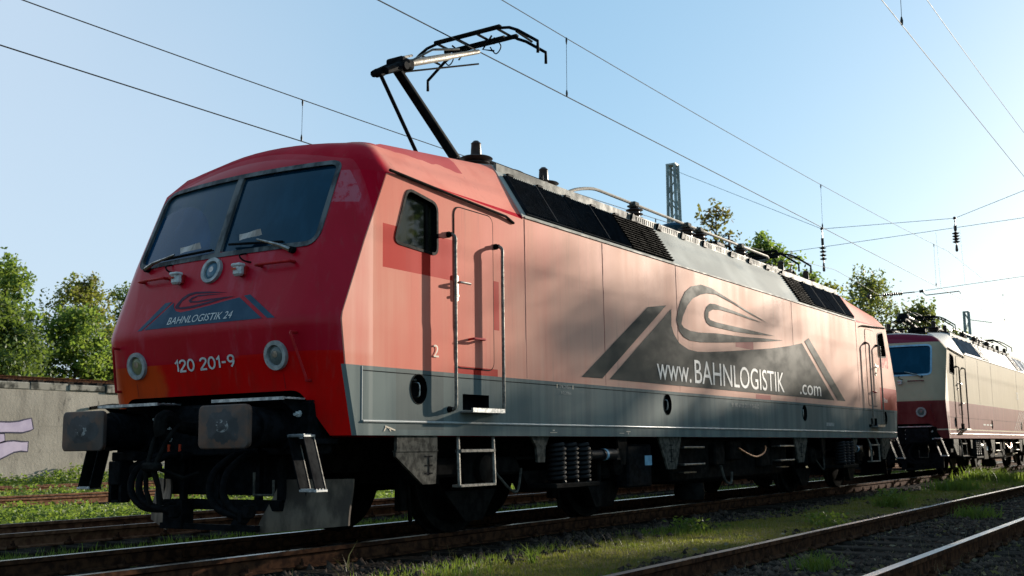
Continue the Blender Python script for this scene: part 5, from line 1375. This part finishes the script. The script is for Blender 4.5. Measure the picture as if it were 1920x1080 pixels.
# behind the wall, left
T('broadleaf_tree', -44, 12.5, 3.3, 6.3, 2.6, L_A, 'green tree behind the wall with a thin pointed top, beside the tallest slender one', 1, 24, 7500, .24, .05, 'cone', clump=.52)
T('broadleaf_tree', -46, 18.0, 3.3, 7.5, 2.5, L_A, 'tallest slender light green tree behind the concrete wall', 2, 24, 7000, .24, .05, 'cone', clump=.48)
T('birch_tree', -48, 24.2, 3.3, 7.9, 2.6, L_Y, 'yellowish birch with drooping twigs behind the wall left of the red cab', 3, 24, 9000, .20, .05, 'round', droop=1.2, clump=.6)
T('broadleaf_tree', -45, 21.6, 3.3, 4.9, 2.4, L_A, 'lower bright green tree in front of the yellowish birch behind the wall', 4, 20, 8000, .24, .05, 'bush', clump=.6)
T('broadleaf_tree', -50, 29.5, 3.3, 7.2, 3.0, L_B, 'dark dense tree behind the wall nearest the red cab', 5, 26, 12000, .22, .05, 'bush', clump=.62)  # dark leaf colour stands in for a backlit crown
T('broadleaf_tree', -43, 15.5, 3.3, 4.6, 2.8, L_B, 'low dark bushy tree at the foot of the slender light green tree', 6, 16, 12000, .22, .02, 'bush', clump=.8)
T('broadleaf_tree', -50, 15.5, 3.3, 6.0, 3.4, L_B, 'dark backing tree showing between the two leftmost light green trees', 8, 16, 9000, .24, .02, 'bush', clump=.9)
T('broadleaf_tree', -46, 26.0, 3.3, 3.2, 2.4, L_B, 'low shaded bush on the wall top below the yellowish birch', 18, 14, 9000, .22, .02, 'bush', clump=.8)
# behind the locomotives, right
T('young_tree', -15.5, 40, -.2, 14.4, 1.7, L_Br, 'thin tree with sparse brown leaves beside the pale green mast', 9, 20, 1100, .26, .55, 'round', clump=.42)
T('broadleaf_tree', -14.3, 45, -.2, 12.9, 2.7, L_A, 'round green tree rising behind the red locomotive roof', 10, 30, 6500, .28, .35, 'round', clump=.55)
T('broadleaf_tree', -12.0, 47, -.2, 10.4, 2.3, L_Y, 'low yellow green tree right of the round green tree', 11, 20, 3500, .26, .35, 'round', clump=.55)
T('birch_tree', -15.0, 70, -.2, 14.6, 3.2, L_W, 'weeping birch behind the rear cab of the red locomotive', 12, 26, 8000, .26, .3, 'round', droop=2.6, clump=.75)
T('birch_tree', -11.8, 71, -.2, 12.0, 2.3, L_W, 'smaller weeping birch above the folded pantograph of the cream locomotive', 13, 20, 6000, .28, .3, 'round', droop=2.0, clump=.8)
T('birch_tree', -9.6, 72, -.2, 9.8, 1.6, L_W, 'lowest weeping birch at the right end of the birch group', 14, 14, 2600, .26, .3, 'round', droop=1.4, clump=.6)
# trees along the right side of the yard: outside the picture, they shade the foreground
rr = random.Random(5); variants = []
def row_h(y): return 1.0 if y < 25.5 else .77 if y < 36 else 1.07 if y < 46 else .45
ys_ = list(np.arange(8, 47, 2.1))+[50, 54, 58, 62]
for i, yy in enumerate(ys_):
    if i < 3: c = T('broadleaf_tree', 12.2, yy, -.2, 10.0, 1.5, (L_A, L_B, L_A)[i], 'leafy tree in the row along the right side of the yard', 15+i, 26, 9000, .30, .03, 'bush', 'trees right of the yard', clump=.8); variants.append(c)
    else: c = copy_tree(variants[i % 3])
    c.location = (12.2+rr.uniform(-.25, .25), yy, -.2); c.rotation_euler = (0, 0, rr.uniform(0, 6)); c.scale = (1, 1, row_h(yy)*rr.uniform(.97, 1.03))
T('young_tree', 12.4, 38.0, -.2, 13.2, 1.4, L_A, 'thin tall tree standing out of the row right of the yard, taller one', 31, 18, 950, .26, .62, 'round', 'trees right of the yard', clump=.5)
T('young_tree', 12.3, 42.5, -.2, 11.9, 1.4, L_A, 'thin tall tree standing out of the row right of the yard, shorter one', 32, 16, 700, .26, .6, 'round', 'trees right of the yard', clump=.5)
